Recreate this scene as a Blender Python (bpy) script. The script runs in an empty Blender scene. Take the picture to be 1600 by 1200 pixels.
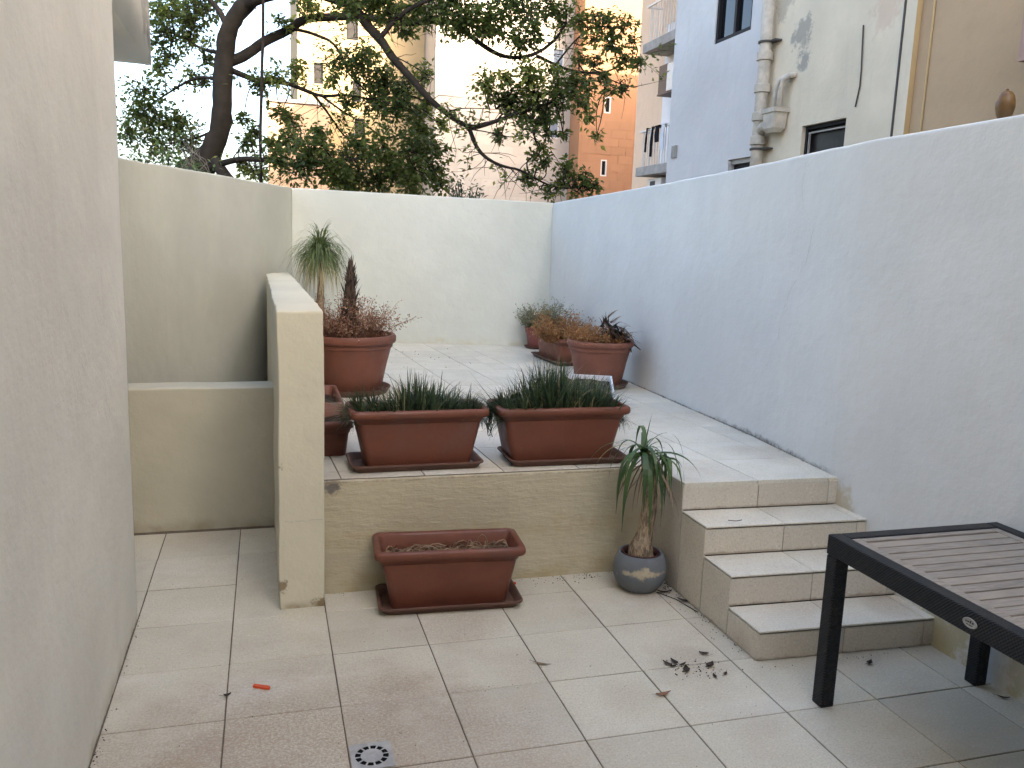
import bpy, math, random
from mathutils import Vector, Matrix, noise
random.seed(11)
R = math.radians
scene = bpy.context.scene
col = scene.collection

# ------------------------------------------------------------ camera
cam = bpy.data.cameras.new("camera")
cam.sensor_fit = 'HORIZONTAL'; cam.sensor_width = 36.0
cam.lens = 36.0 * 1307.83 / 1600.0
cam.clip_start = 0.05; cam.clip_end = 400
co = bpy.data.objects.new("camera", cam); col.objects.link(co)
yaw, pit, rol = 0.288506, -0.167960, 0.036753
fw = Vector((math.sin(yaw)*math.cos(pit), math.cos(yaw)*math.cos(pit), math.sin(pit)))
rt = Vector((math.cos(yaw), -math.sin(yaw), 0)); up = rt.cross(fw)
r2 = math.cos(rol)*rt + math.sin(rol)*up; u2 = -math.sin(rol)*rt + math.cos(rol)*up
m = Matrix.Identity(4)
for i in range(3):
    m[i][0], m[i][1], m[i][2] = r2[i], u2[i], -fw[i]
m.translation = Vector((0.6272, -5.0102, 1.8988))
co.matrix_world = m
scene.camera = co

# ------------------------------------------------------------ sky, sun, exposure
SUN_EL, SUN_AZ = 24.0, 145.0            # azimuth clockwise from +Y
world = bpy.data.worlds.new("World"); scene.world = world; world.use_nodes = True
wn = world.node_tree.nodes; wl = world.node_tree.links
for n in list(wn): wn.remove(n)
sky = wn.new('ShaderNodeTexSky'); sky.sky_type = 'NISHITA'; sky.sun_disc = False
sky.sun_elevation = R(SUN_EL); sky.sun_rotation = R(SUN_AZ)
sky.air_density = 0.9; sky.dust_density = 6.0; sky.ozone_density = 0.4
bg = wn.new('ShaderNodeBackground'); bg.inputs[1].default_value = 0.15
wo = wn.new('ShaderNodeOutputWorld')
wl.new(sky.outputs[0], bg.inputs[0]); wl.new(bg.outputs[0], wo.inputs[0])
sl = bpy.data.lights.new("sun", 'SUN'); sl.energy = 2.6; sl.angle = R(0.5); sl.color = (1.0, 0.86, 0.68)
so = bpy.data.objects.new("sun", sl); col.objects.link(so)
sd = Vector((math.sin(R(SUN_AZ))*math.cos(R(SUN_EL)), math.cos(R(SUN_AZ))*math.cos(R(SUN_EL)), math.sin(R(SUN_EL))))
so.rotation_euler = (-sd).to_track_quat('-Z', 'Y').to_euler(); so.location = (10, -10, 30)
vs = scene.view_settings
vs.view_transform = 'Standard'; vs.look = 'None'; vs.exposure = 3.0; vs.gamma = 1.0; vs.use_curve_mapping = False

# ------------------------------------------------------------ materials
class NT:
    def __init__(s, name):
        s.m = bpy.data.materials.new(name); s.m.use_nodes = True
        s.t = s.m.node_tree; s.n = s.t.nodes; s.l = s.t.links
        s.b = s.n['Principled BSDF']
        s.pos = s.n.new('ShaderNodeNewGeometry').outputs['Position']
    def put(s, inp, v):
        if hasattr(v, 'is_output') or isinstance(v, bpy.types.NodeSocket): s.l.new(v, inp)
        elif isinstance(v, tuple) and len(v) == 3 and inp.type == 'RGBA': inp.default_value = (*v, 1)
        else: inp.default_value = v
    def noise(s, scale, detail=4, rough=0.55, vec=None, sc3=None):
        n = s.n.new('ShaderNodeTexNoise')
        n.inputs['Scale'].default_value = scale; n.inputs['Detail'].default_value = detail
        n.inputs['Roughness'].default_value = rough
        v = vec if vec is not None else s.pos
        if sc3:
            mp = s.n.new('ShaderNodeMapping'); mp.inputs['Scale'].default_value = sc3
            s.l.new(v, mp.inputs[0]); v = mp.outputs[0]
        s.l.new(v, n.inputs['Vector'])
        return n.outputs[0]
    def ramp(s, v, lo, hi, a=0.0, b=1.0):
        n = s.n.new('ShaderNodeMapRange'); n.inputs[1].default_value = lo; n.inputs[2].default_value = hi
        n.inputs[3].default_value = a; n.inputs[4].default_value = b
        n.interpolation_type = 'SMOOTHSTEP'
        s.put(n.inputs[0], v); return n.outputs[0]
    def mix(s, f, a, b, mode='MIX'):
        n = s.n.new('ShaderNodeMix'); n.data_type = 'RGBA'; n.blend_type = mode
        s.put(n.inputs[0], f); s.put(n.inputs[6], a); s.put(n.inputs[7], b)
        return n.outputs[2]
    def math(s, op, a, b=0.0):
        n = s.n.new('ShaderNodeMath'); n.operation = op
        s.put(n.inputs[0], a); s.put(n.inputs[1], b); return n.outputs[0]
    def sep(s):
        n = s.n.new('ShaderNodeSeparateXYZ'); s.l.new(s.pos, n.inputs[0]); return n.outputs
    def dist(s, p):
        n = s.n.new('ShaderNodeVectorMath'); n.operation = 'DISTANCE'
        s.l.new(s.pos, n.inputs[0]); n.inputs[1].default_value = p; return n.outputs['Value']
    def bump(s, h, strength=0.3, d=0.01, prev=None):
        n = s.n.new('ShaderNodeBump'); n.inputs['Strength'].default_value = strength; n.inputs['Distance'].default_value = d
        s.l.new(h, n.inputs['Height'])
        if prev is not None: s.l.new(prev, n.inputs['Normal'])
        return n.outputs[0]
    def rnd(s):
        return s.n.new('ShaderNodeObjectInfo').outputs['Random']
    def attr(s, name='tint'):
        n = s.n.new('ShaderNodeAttribute'); n.attribute_name = name; return n.outputs['Fac']
    def done(s, colour, rough=0.8, normal=None, spec=0.3, **kw):
        s.put(s.b.inputs['Base Color'], colour); s.put(s.b.inputs['Roughness'], rough)
        s.b.inputs['Specular IOR Level'].default_value = spec
        if normal is not None: s.l.new(normal, s.b.inputs['Normal'])
        for k, v in kw.items(): s.put(s.b.inputs[k.replace('_', ' ')], v)
        return s.m

def mul(c, k): return tuple(x*k for x in c)

def plaster(name, base, var=0.10, streak=0.10, stain=None, stain_col=(0.34, 0.27, 0.15), speck=0.5, patch=None, relief=1.0, bands=None, trowel=0):
    """painted render: trowel unevenness, faint rain streaks, pin holes, dirt patches where listed"""
    t = NT(name)
    n1 = t.noise(0.9, 6, 0.6); n2 = t.noise(5.0, 5, 0.6)
    c = t.mix(t.ramp(n1, 0.35, 0.68), base, mul(base, 1-var))
    c = t.mix(t.math('MULTIPLY', t.ramp(n2, 0.5, 0.75), 0.5), c, mul(base, 1-var*0.9))
    st = t.noise(1.0, 4, 0.6, sc3=(5, 5, 0.6))
    c = t.mix(t.math('MULTIPLY', t.ramp(st, 0.55, 0.78), streak*0.9), c, (0.30, 0.28, 0.24))
    # pin holes / specks
    v = t.n.new('ShaderNodeTexVoronoi'); v.inputs['Scale'].default_value = 5.5; t.l.new(t.pos, v.inputs['Vector'])
    sp = t.ramp(v.outputs['Distance'], 0.022, 0.012)
    gate = t.ramp(t.noise(3.1, 2), 0.56, 0.62)
    c = t.mix(t.math('MULTIPLY', t.math('MULTIPLY', sp, gate), speck), c, (0.10, 0.09, 0.07))
    if stain:
        z0, hgt, amt = stain
        z = t.sep()[2]
        edge = t.math('ADD', z, t.math('MULTIPLY', t.math('SUBTRACT', t.noise(2.6, 6, 0.65), 0.5), -hgt*2.2))
        k = t.math('MULTIPLY', t.ramp(edge, z0+hgt, z0), t.ramp(t.noise(7, 5), 0.3, 0.7))
        c = t.mix(t.math('MULTIPLY', k, amt), c, stain_col)
    for (p, r0, amt, cc) in (patch or []):
        d = t.math('ADD', t.dist(p), t.math('MULTIPLY', t.math('SUBTRACT', t.noise(0.9/r0+3, 7, 0.72), 0.5), r0*3.4))
        c = t.mix(t.math('MULTIPLY', t.ramp(d, r0, r0*0.45), amt), c, cc)
    for (z0, hgt, y0, y1, amt, cc, ns) in (bands or []):     # ragged tide of mould along a joint
        xyz = t.sep()
        e = t.math('ADD', t.math('ABSOLUTE', t.math('SUBTRACT', xyz[2], z0)), t.math('MULTIPLY', t.math('SUBTRACT', t.noise(ns, 7, 0.72), 0.55), -hgt*3.2))
        k = t.math('MULTIPLY', t.ramp(e, hgt, hgt*0.15), t.ramp(t.noise(ns*6, 5, 0.7), 0.35, 0.6, 0.35, 1.0))
        k = t.math('MULTIPLY', k, t.math('MULTIPLY', t.ramp(xyz[1], y0-0.15, y0+0.15), t.ramp(xyz[1], y1+0.4, y1-0.4)))
        c = t.mix(t.math('MULTIPLY', k, amt), c, cc)
    b = t.bump(t.noise(7, 5, 0.6), 0.42*relief, 0.02)
    b = t.bump(t.noise(70, 3, 0.6), 0.18*relief, 0.005, b)
    if trowel: b = t.bump(t.noise(1.0, 5, 0.6, sc3=(9, 9, 42)), 0.55, 0.012, b)
    return t.done(c, 0.82, b, 0.2)

def simple(name, base, rough=0.6, var=0.15, scale=8, spec=0.4, bump=0.1, metallic=0.0, per_object=0.0):
    t = NT(name)
    c = t.mix(t.ramp(t.noise(scale, 5, 0.6), 0.3, 0.7), base, mul(base, 1-var))
    if per_object: c = t.mix(t.rnd(), c, mul(base, 1-per_object))
    b = t.bump(t.noise(scale*8, 3), bump, 0.003)
    return t.done(c, rough, b, spec, Metallic=metallic)

def plastic(name, base, rough=0.45):
    t = NT(name); z = t.sep()[2]
    c = t.mix(t.ramp(t.noise(5, 5, 0.6), 0.3, 0.7), base, mul(base, 0.8))
    c = t.mix(t.ramp(t.noise(2.5, 6, 0.7), 0.5, 0.75, 0, 0.35), c, tuple(0.5*v+0.11 for v in base))     # chalky bloom
    c = t.mix(t.ramp(t.noise(1, 5, 0.7, sc3=(22, 22, 2.5)), 0.60, 0.75, 0, 0.10), c, (0.24, 0.17, 0.13))  # run marks
    c = t.mix(t.ramp(t.noise(60, 4, 0.7), 0.62, 0.75, 0, 0.4), c, (0.20, 0.14, 0.10))                    # splashes
    return t.done(c, t.ramp(t.noise(8, 4), 0.3, 0.7, rough-0.08, rough+0.2), t.bump(t.noise(50, 3), 0.08, 0.003), 0.35)

def leafmat(name, a, b, c3=None, rough=0.5, transl=0.3):
    t = NT(name)
    c = t.mix(t.attr(), a, b)
    if c3: c = t.mix(t.ramp(t.attr(), 0.82, 0.9), c, c3)
    t.put(t.b.inputs['Base Color'], c); t.b.inputs['Roughness'].default_value = rough
    t.b.inputs['Specular IOR Level'].default_value = 0.35
    tr = t.n.new('ShaderNodeBsdfTranslucent'); t.put(tr.inputs[0], t.mix(0.5, c, mul(b, 1.6)))
    mx = t.n.new('ShaderNodeMixShader'); mx.inputs[0].default_value = transl
    t.l.new(t.b.outputs[0], mx.inputs[1]); t.l.new(tr.outputs[0], mx.inputs[2])
    t.l.new(mx.outputs[0], t.n['Material Output'].inputs[0])
    return t.m

def tilemat(name, base, dirt_amt, blobs, levels=()):
    t = NT(name)
    c = t.mix(t.rnd(), base, mul(base, 0.85))
    c = t.mix(t.ramp(t.noise(120, 2, 0.7), 0.48, 0.68, 0, 0.7), c, mul(base, 0.62))
    c = t.mix(t.ramp(t.noise(75, 3, 0.6), 0.55, 0.75, 0, 0.35), c, (0.80, 0.78, 0.74))
    cl = t.noise(2.2, 6, 0.65); grain = t.ramp(t.noise(95, 4, 0.75), 0.38, 0.62, 0.25, 1.0)
    c = t.mix(t.math('MULTIPLY', t.ramp(cl, 0.44, 0.72, 0, dirt_amt), grain), c, (0.33, 0.265, 0.20))
    c = t.mix(t.ramp(t.noise(11, 6, 0.7), 0.6, 0.8, 0, dirt_amt*0.6), c, (0.25, 0.21, 0.17))
    c = t.mix(t.ramp(t.noise(0.8, 4, 0.6, sc3=(1, 3, 1)), 0.5, 0.75, 0, 0.25), c, (0.74, 0.73, 0.71))
    for (p, r0, amt) in blobs:
        d = t.math('ADD', t.dist(p), t.math('MULTIPLY', t.math('SUBTRACT', t.noise(4, 6, 0.7), 0.5), r0*1.3))
        k = t.math('MULTIPLY', t.ramp(d, r0, r0*0.2), t.ramp(t.noise(85, 4, 0.75), 0.35, 0.62, 0.25, 1.0))
        c = t.mix(t.math('MULTIPLY', k, amt), c, (0.30, 0.225, 0.155))
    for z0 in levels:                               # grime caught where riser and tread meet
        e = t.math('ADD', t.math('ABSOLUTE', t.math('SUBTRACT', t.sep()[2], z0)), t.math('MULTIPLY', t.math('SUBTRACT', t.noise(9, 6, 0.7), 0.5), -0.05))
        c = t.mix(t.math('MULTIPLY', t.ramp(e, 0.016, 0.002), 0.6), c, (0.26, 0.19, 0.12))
    rg = t.ramp(t.noise(6, 4), 0.3, 0.7, 0.38, 0.6)
    return t.done(c, rg, t.bump(t.noise(120, 2), 0.12, 0.002), 0.35)

WHITE = (0.70, 0.70, 0.67); CREAM = (0.64, 0.60, 0.47)
M = {}
M['house'] = plaster('house_render', (0.745, 0.735, 0.675), 0.13, 0.10, (0.0, 0.10, 0.5), bands=[(0.0, 0.012, -6.0, -0.7, 0.9, (0.10, 0.085, 0.07), 5.0)],
    patch=[((0.0, 0.40, 3.25), 0.35, 0.55, (0.22, 0.21, 0.19)), ((0.0, 0.45, 2.95), 0.12, 0.4, (0.2, 0.19, 0.17))])
M['wall_white'] = plaster('white_wall_paint', (0.64, 0.645, 0.62), 0.085, 0.05, (0.0, 0.14, 0.6), (0.40, 0.33, 0.16), 0.6,
    patch=[((3.76, -1.95, 0.06), 0.30, 0.7, (0.36, 0.30, 0.13)), ((3.77, -1.1, 0.45), 0.16, 0.5, (0.40, 0.33, 0.17)), ((3.76, -2.5, 0.2), 0.25, 0.6, (0.36, 0.31, 0.15))],
    bands=[(0.63, 0.045, -0.95, 0.5, 0.9, (0.13, 0.12, 0.105), 4.5), (0.63, 0.012, -0.95, 4.5, 0.8, (0.16, 0.14, 0.11), 7.0)])
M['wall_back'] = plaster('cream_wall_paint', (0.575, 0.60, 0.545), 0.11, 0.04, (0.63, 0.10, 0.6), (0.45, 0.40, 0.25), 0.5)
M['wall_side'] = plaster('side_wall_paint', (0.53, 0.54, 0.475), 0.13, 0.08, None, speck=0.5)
M['nook'] = plaster('nook_wall_shade_tone', (0.43, 0.415, 0.33), 0.14, 0.08, (0.0, 0.08, 0.6), (0.26, 0.21, 0.12), 0.7)  # side wall's paint darkened, shade of the nook put into the base colour
M['parapet'] = plaster('parapet_paint', (0.56, 0.535, 0.42), 0.08, 0.05, (0.0, 0.05, 0.95), (0.22, 0.16, 0.09), 0.6,
    patch=[((0.68, -0.82, 0.12), 0.045, 0.9, (0.20, 0.15, 0.09)), ((0.68, -0.80, 0.75), 0.03, 0.8, (0.2, 0.16, 0.1)), ((0.90, -0.82, 0.02), 0.06, 0.9, (0.2, 0.15, 0.08))])
M['retain'] = plaster('retaining_paint', (0.48, 0.435, 0.315), 0.16, 0.10, (0.0, 0.16, 0.6), (0.30, 0.23, 0.10), 0.8,
    patch=[((0.95, -0.68, 0.60), 0.055, 0.9, (0.13, 0.12, 0.11))], relief=1.1,
    bands=[(0.617, 0.010, -2.0, 2.0, 0.85, (0.22, 0.18, 0.12), 9.0), (0.30, 0.10, -2.0, 2.0, 0.35, (0.36, 0.29, 0.16), 2.2)], trowel=1)
M['tile'] = tilemat('courtyard_tile', (0.565, 0.53, 0.425), 0.50,
    [((0.98, -2.165, 0), 0.16, 0.6), ((0.72, -2.0, 0), 0.85, 0.8), ((0.30, -2.3, 0), 0.7, 0.75), ((1.35, -2.2, 0), 0.65, 0.65), ((1.5, -1.15, 0), 0.35, 0.45),
     ((2.7, -0.95, 0), 0.3, 0.55), ((2.5, -1.8, 0), 0.22, 0.4), ((2.1, -2.0, 0), 0.2, 0.3), ((1.2, -1.75, 0), 0.25, 0.35), ((3.3, -1.95, 0), 0.25, 0.3), ((0.2, 0.35, 0), 0.3, 0.35)])
M['terrace_tile'] = tilemat('terrace_tile', (0.62, 0.59, 0.495), 0.24,
    [((3.7, -0.5, 0.63), 0.35, 0.35), ((3.75, 0.6, 0.63), 0.3, 0.3), ((1.0, -0.6, 0.63), 0.25, 0.4), ((1.9, -0.62, 0.63), 0.22, 0.4), ((3.5, 3.0, 0.63), 0.4, 0.25)])
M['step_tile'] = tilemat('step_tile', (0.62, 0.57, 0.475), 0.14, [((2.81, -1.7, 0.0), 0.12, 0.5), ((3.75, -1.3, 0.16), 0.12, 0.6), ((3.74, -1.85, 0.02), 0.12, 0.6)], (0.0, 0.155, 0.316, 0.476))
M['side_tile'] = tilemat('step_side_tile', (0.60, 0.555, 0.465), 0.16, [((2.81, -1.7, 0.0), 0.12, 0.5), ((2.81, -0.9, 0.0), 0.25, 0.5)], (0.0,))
M['tread_tile'] = tilemat('tread_tile', (0.66, 0.62, 0.515), 0.30, [((3.7, -1.55, 0.15), 0.15, 0.6), ((3.65, -1.7, 0.15), 0.2, 0.4), ((3.2, -1.6, 0.15), 0.25, 0.35), ((3.3, -1.08, 0.47), 0.2, 0.35)])
M['grout'] = simple('grout', (0.16, 0.13, 0.10), 0.95, 0.35, 14, 0.1, 0.3)
M['terra'] = plastic('terracotta_plastic', (0.155, 0.053, 0.032), 0.42)
M['terra_big'] = plastic('terracotta_pot', (0.185, 0.068, 0.043), 0.5)
M['terra_far'] = plastic('faded_terracotta', (0.22, 0.088, 0.06), 0.55)
M['terra_red'] = plastic('red_terracotta', (0.24, 0.06, 0.05), 0.5)
M['tray'] = plastic('dusty_tray_plastic', (0.125, 0.065, 0.048), 0.6)
M['soil'] = simple('potting_soil', (0.055, 0.038, 0.026), 0.95, 0.5, 40, 0.1, 0.8)
M['straw'] = leafmat('dry_straw', (0.10, 0.065, 0.04), (0.30, 0.22, 0.14), None, 0.8, 0.1)
M['leaf'] = leafmat('ficus_leaf', (0.034, 0.058, 0.018), (0.125, 0.160, 0.038), (0.22, 0.25, 0.05), 0.38, 0.5)
M['bark'] = simple('bark', (0.030, 0.025, 0.020), 0.9, 0.45, 6, 0.2, 0.9)
M['bushleaf'] = leafmat('bush_leaf', (0.035, 0.075, 0.025), (0.085, 0.14, 0.04), None, 0.45, 0.3)
M['greyleaf'] = leafmat('grey_green_leaf', (0.05, 0.075, 0.05), (0.10, 0.13, 0.085), None, 0.6, 0.2)
M['grass'] = leafmat('dark_grass', (0.026, 0.050, 0.026), (0.090, 0.130, 0.062), (0.32, 0.28, 0.15), 0.42, 0.22)
M['strap'] = leafmat('strap_leaf', (0.030, 0.068, 0.024), (0.095, 0.155, 0.045), (0.26, 0.24, 0.10), 0.38, 0.2)
M['pony'] = leafmat('thin_leaf', (0.07, 0.11, 0.04), (0.19, 0.23, 0.085), (0.40, 0.34, 0.20), 0.5, 0.25)
M['deadleaf'] = leafmat('dead_leaf_brown', (0.045, 0.030, 0.022), (0.14, 0.10, 0.075), None, 0.8, 0.1)
M['drybrown'] = leafmat('dry_red_brown_leaf', (0.16, 0.075, 0.042), (0.36, 0.20, 0.125), (0.42, 0.30, 0.20), 0.8, 0.2)
M['dryorange'] = leafmat('dry_orange_leaf', (0.20, 0.09, 0.035), (0.44, 0.24, 0.10), (0.32, 0.28, 0.15), 0.8, 0.25)
M['sage'] = leafmat('sage_leaf', (0.11, 0.12, 0.065), (0.28, 0.28, 0.165), (0.30, 0.19, 0.11), 0.7, 0.2)
M['darklitter'] = leafmat('dark_leaf_litter', (0.018, 0.014, 0.012), (0.06, 0.04, 0.03), None, 0.7, 0.0)
def palmbark():
    t = NT('palm_bark'); rid = t.noise(1.0, 5, 0.7, sc3=(75, 75, 16)); base = (0.36, 0.275, 0.19)
    c = t.mix(t.ramp(rid, 0.40, 0.60), mul(base, 0.38), base); c = t.mix(t.ramp(t.noise(12, 4), 0.5, 0.75, 0, 0.4), c, (0.42, 0.36, 0.28))
    return t.done(c, 0.9, t.bump(rid, 0.9, 0.012), 0.12)
M['trunk'] = palmbark()
def pot_grey():
    t = NT('grey_pot_glaze')
    base = (0.135, 0.15, 0.165)
    c = t.mix(t.ramp(t.noise(6, 5), 0.35, 0.7), base, mul(base, 0.75))
    z = t.sep()[2]
    d = t.math('ADD', t.math('ABSOLUTE', t.math('SUBTRACT', z, 0.135)), t.math('MULTIPLY', t.math('SUBTRACT', t.noise(9, 6, 0.7), 0.5), 0.16))
    side = t.ramp(t.dist((2.60, -1.09, 0.135)), 0.17, 0.13)
    k = t.math('MULTIPLY', t.math('MULTIPLY', t.ramp(d, 0.026, 0.004), side), t.ramp(t.noise(38, 5, 0.7), 0.28, 0.48))
    c = t.mix(t.math('MULTIPLY', k, 0.9), c, (0.42, 0.36, 0.25))
    c = t.mix(t.ramp(t.noise(35, 4), 0.64, 0.72, 0, 0.5), c, (0.33, 0.30, 0.24))
    return t.done(c, 0.6, t.bump(t.noise(40, 3), 0.15, 0.003), 0.35)
M['greypot'] = pot_grey()
M['potin'] = simple('pot_liner', (0.07, 0.028, 0.024), 0.7, 0.3, 10)
def wicker():
    t = NT('black_wicker')
    w = t.n.new('ShaderNodeTexWave'); w.inputs['Scale'].default_value = 48; w.inputs['Distortion'].default_value = 0.6
    w.bands_direction = 'DIAGONAL'; t.l.new(t.pos, w.inputs['Vector'])
    w2 = t.n.new('ShaderNodeTexWave'); w2.inputs['Scale'].default_value = 60; w2.bands_direction = 'Y'; w2.inputs['Distortion'].default_value = 1.0
    t.l.new(t.pos, w2.inputs['Vector'])
    h = t.math('MULTIPLY', w.outputs['Fac'], w2.outputs['Fac'])
    c = t.mix(h, (0.005, 0.005, 0.006), (0.036, 0.036, 0.040))
    c = t.mix(t.ramp(t.noise(25, 4), 0.62, 0.8, 0, 0.35), c, (0.10, 0.095, 0.09))
    return t.done(c, 0.5, t.bump(h, 1.0, 0.008), 0.4)
M['wicker'] = wicker()
def wood():
    t = NT('weathered_teak')
    g = t.noise(9, 6, 0.6, sc3=(1.2, 14, 14))
    c = t.mix(t.ramp(g, 0.35, 0.7), (0.285, 0.25, 0.21), (0.155, 0.132, 0.11))
    c = t.mix(t.math('MULTIPLY', t.rnd(), 0.7), c, (0.30, 0.26, 0.21)); 
    c = t.mix(t.ramp(t.noise(3, 4), 0.5, 0.8, 0, 0.4), c, (0.12, 0.10, 0.085))
    return t.done(c, 0.75, t.bump(g, 0.4, 0.003), 0.25)
M['teak'] = wood()
M['metal'] = simple('drain_metal', (0.40, 0.39, 0.365), 0.5, 0.3, 14, 0.4, 0.1, 0.15)
M['black'] = simple('black_void', (0.006, 0.006, 0.006), 0.9, 0.1, 10, 0.1)
M['orange'] = simple('orange_plastic', (0.62, 0.085, 0.02), 0.4, 0.1, 20)
M['steel'] = simple('spring_steel', (0.12, 0.08, 0.06), 0.5, 0.3, 40, 0.5, 0.0, 0.7)
M['foam'] = simple('white_polystyrene', (0.66, 0.68, 0.72), 0.7, 0.12, 12, 0.3, 0.2)
M['crack'] = simple('crack_grey', (0.43, 0.42, 0.40), 0.9, 0.3, 30, 0.1)  # even grey of the thin crack strips
M['ground'] = simple('earth', (0.20, 0.16, 0.11), 0.95, 0.4, 1.5, 0.1, 0.4)
# buildings
M['b_white'] = plaster('white_block_render', (0.62, 0.615, 0.61), 0.08, 0.10, None, speck=0.3)
M['b_beige'] = plaster('beige_block_render', (0.66, 0.585, 0.45), 0.14, 0.16, None, speck=0.3,
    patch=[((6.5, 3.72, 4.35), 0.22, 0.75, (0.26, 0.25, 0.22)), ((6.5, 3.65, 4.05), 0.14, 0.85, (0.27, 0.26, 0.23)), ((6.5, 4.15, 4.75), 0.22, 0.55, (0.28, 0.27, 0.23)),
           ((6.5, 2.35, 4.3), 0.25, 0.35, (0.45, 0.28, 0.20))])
M['b_tan'] = plaster('tan_block_render', (0.43, 0.31, 0.19), 0.12, 0.10, None, speck=0.3)
M['b_ochre'] = plaster('ochre_edge_render', (0.52, 0.38, 0.19), 0.12, 0.2, None, speck=0.2)
M['b_pink'] = plaster('pinkish_panel_render', (0.36, 0.245, 0.20), 0.08, 0.1, None, speck=0.1)
M['b_peach'] = plaster('peach_render', (0.68, 0.50, 0.35), 0.08, 0.06, None, speck=0.1)
M['b_orange'] = simple('orange_block', (0.38, 0.21, 0.12), 0.9, 0.10, 3, 0.15, 0.3, 0, 0.16)
M['b_orange_wall'] = simple('orange_wall', (0.36, 0.195, 0.11), 0.9, 0.10, 1, 0.15, 0.3)
M['b_lime'] = simple('limestone_block', (0.52, 0.47, 0.40), 0.9, 0.08, 3, 0.15, 0.3, 0, 0.16)
M['b_lime_wall'] = simple('limestone_wall', (0.47, 0.42, 0.355), 0.9, 0.10, 1, 0.15, 0.3)
M['b_yellow'] = simple('yellow_limestone', (0.40, 0.30, 0.17), 0.9, 0.12, 1, 0.15, 0.3)
M['b_rose'] = simple('rose_render', (0.40, 0.27, 0.18), 0.9, 0.12, 1, 0.15, 0.3)
M['far_white'] = simple('white_render', (0.70, 0.70, 0.70), 0.85, 0.06, 1, 0.15, 0.2)
M['concrete'] = simple('balcony_concrete', (0.36, 0.34, 0.31), 0.9, 0.3, 5, 0.2, 0.3)
M['rail'] = simple('white_rail_paint', (0.66, 0.63, 0.58), 0.5, 0.1, 10)
M['frame_dark'] = simple('dark_window_frame', (0.018, 0.018, 0.020), 0.6, 0.2, 12, 0.15)
M['frame_grey'] = simple('grey_window_frame', (0.34, 0.32, 0.29), 0.5, 0.2, 12)
M['frame_light'] = simple('light_window_frame', (0.60, 0.60, 0.58), 0.5, 0.1, 12)
def glass():
    t = NT('dark_glass'); return t.done((0.010, 0.012, 0.014), 0.05, None, 0.28)
M['glass'] = glass()
M['glass_dull'] = simple('dull_glass', (0.028, 0.024, 0.022), 0.3, 0.5, 6, 0.25, 0.05)
M['glass_blue'] = simple('bluish_glass', (0.20, 0.26, 0.33), 0.2, 0.2, 3, 0.6, 0.02)
M['pipe'] = simple('grey_pipe', (0.50, 0.46, 0.385), 0.55, 0.3, 9, 0.4, 0.1)
M['pipe_dark'] = simple('pipe_clip', (0.06, 0.055, 0.05), 0.7, 0.3, 20)
M['brown'] = simple('brown_cabinet', (0.10, 0.062, 0.045), 0.6, 0.2, 8)
M['gourd'] = simple('brown_glazed_clay', (0.17, 0.092, 0.030), 0.4, 0.45, 9, 0.4, 0.3)
M['cloth_black'] = simple('black_cloth', (0.012, 0.012, 0.014), 0.9, 0.2, 20, 0.1)
M['cloth_white'] = simple('white_cloth', (0.62, 0.63, 0.66), 0.9, 0.1, 20, 0.1)

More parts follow.
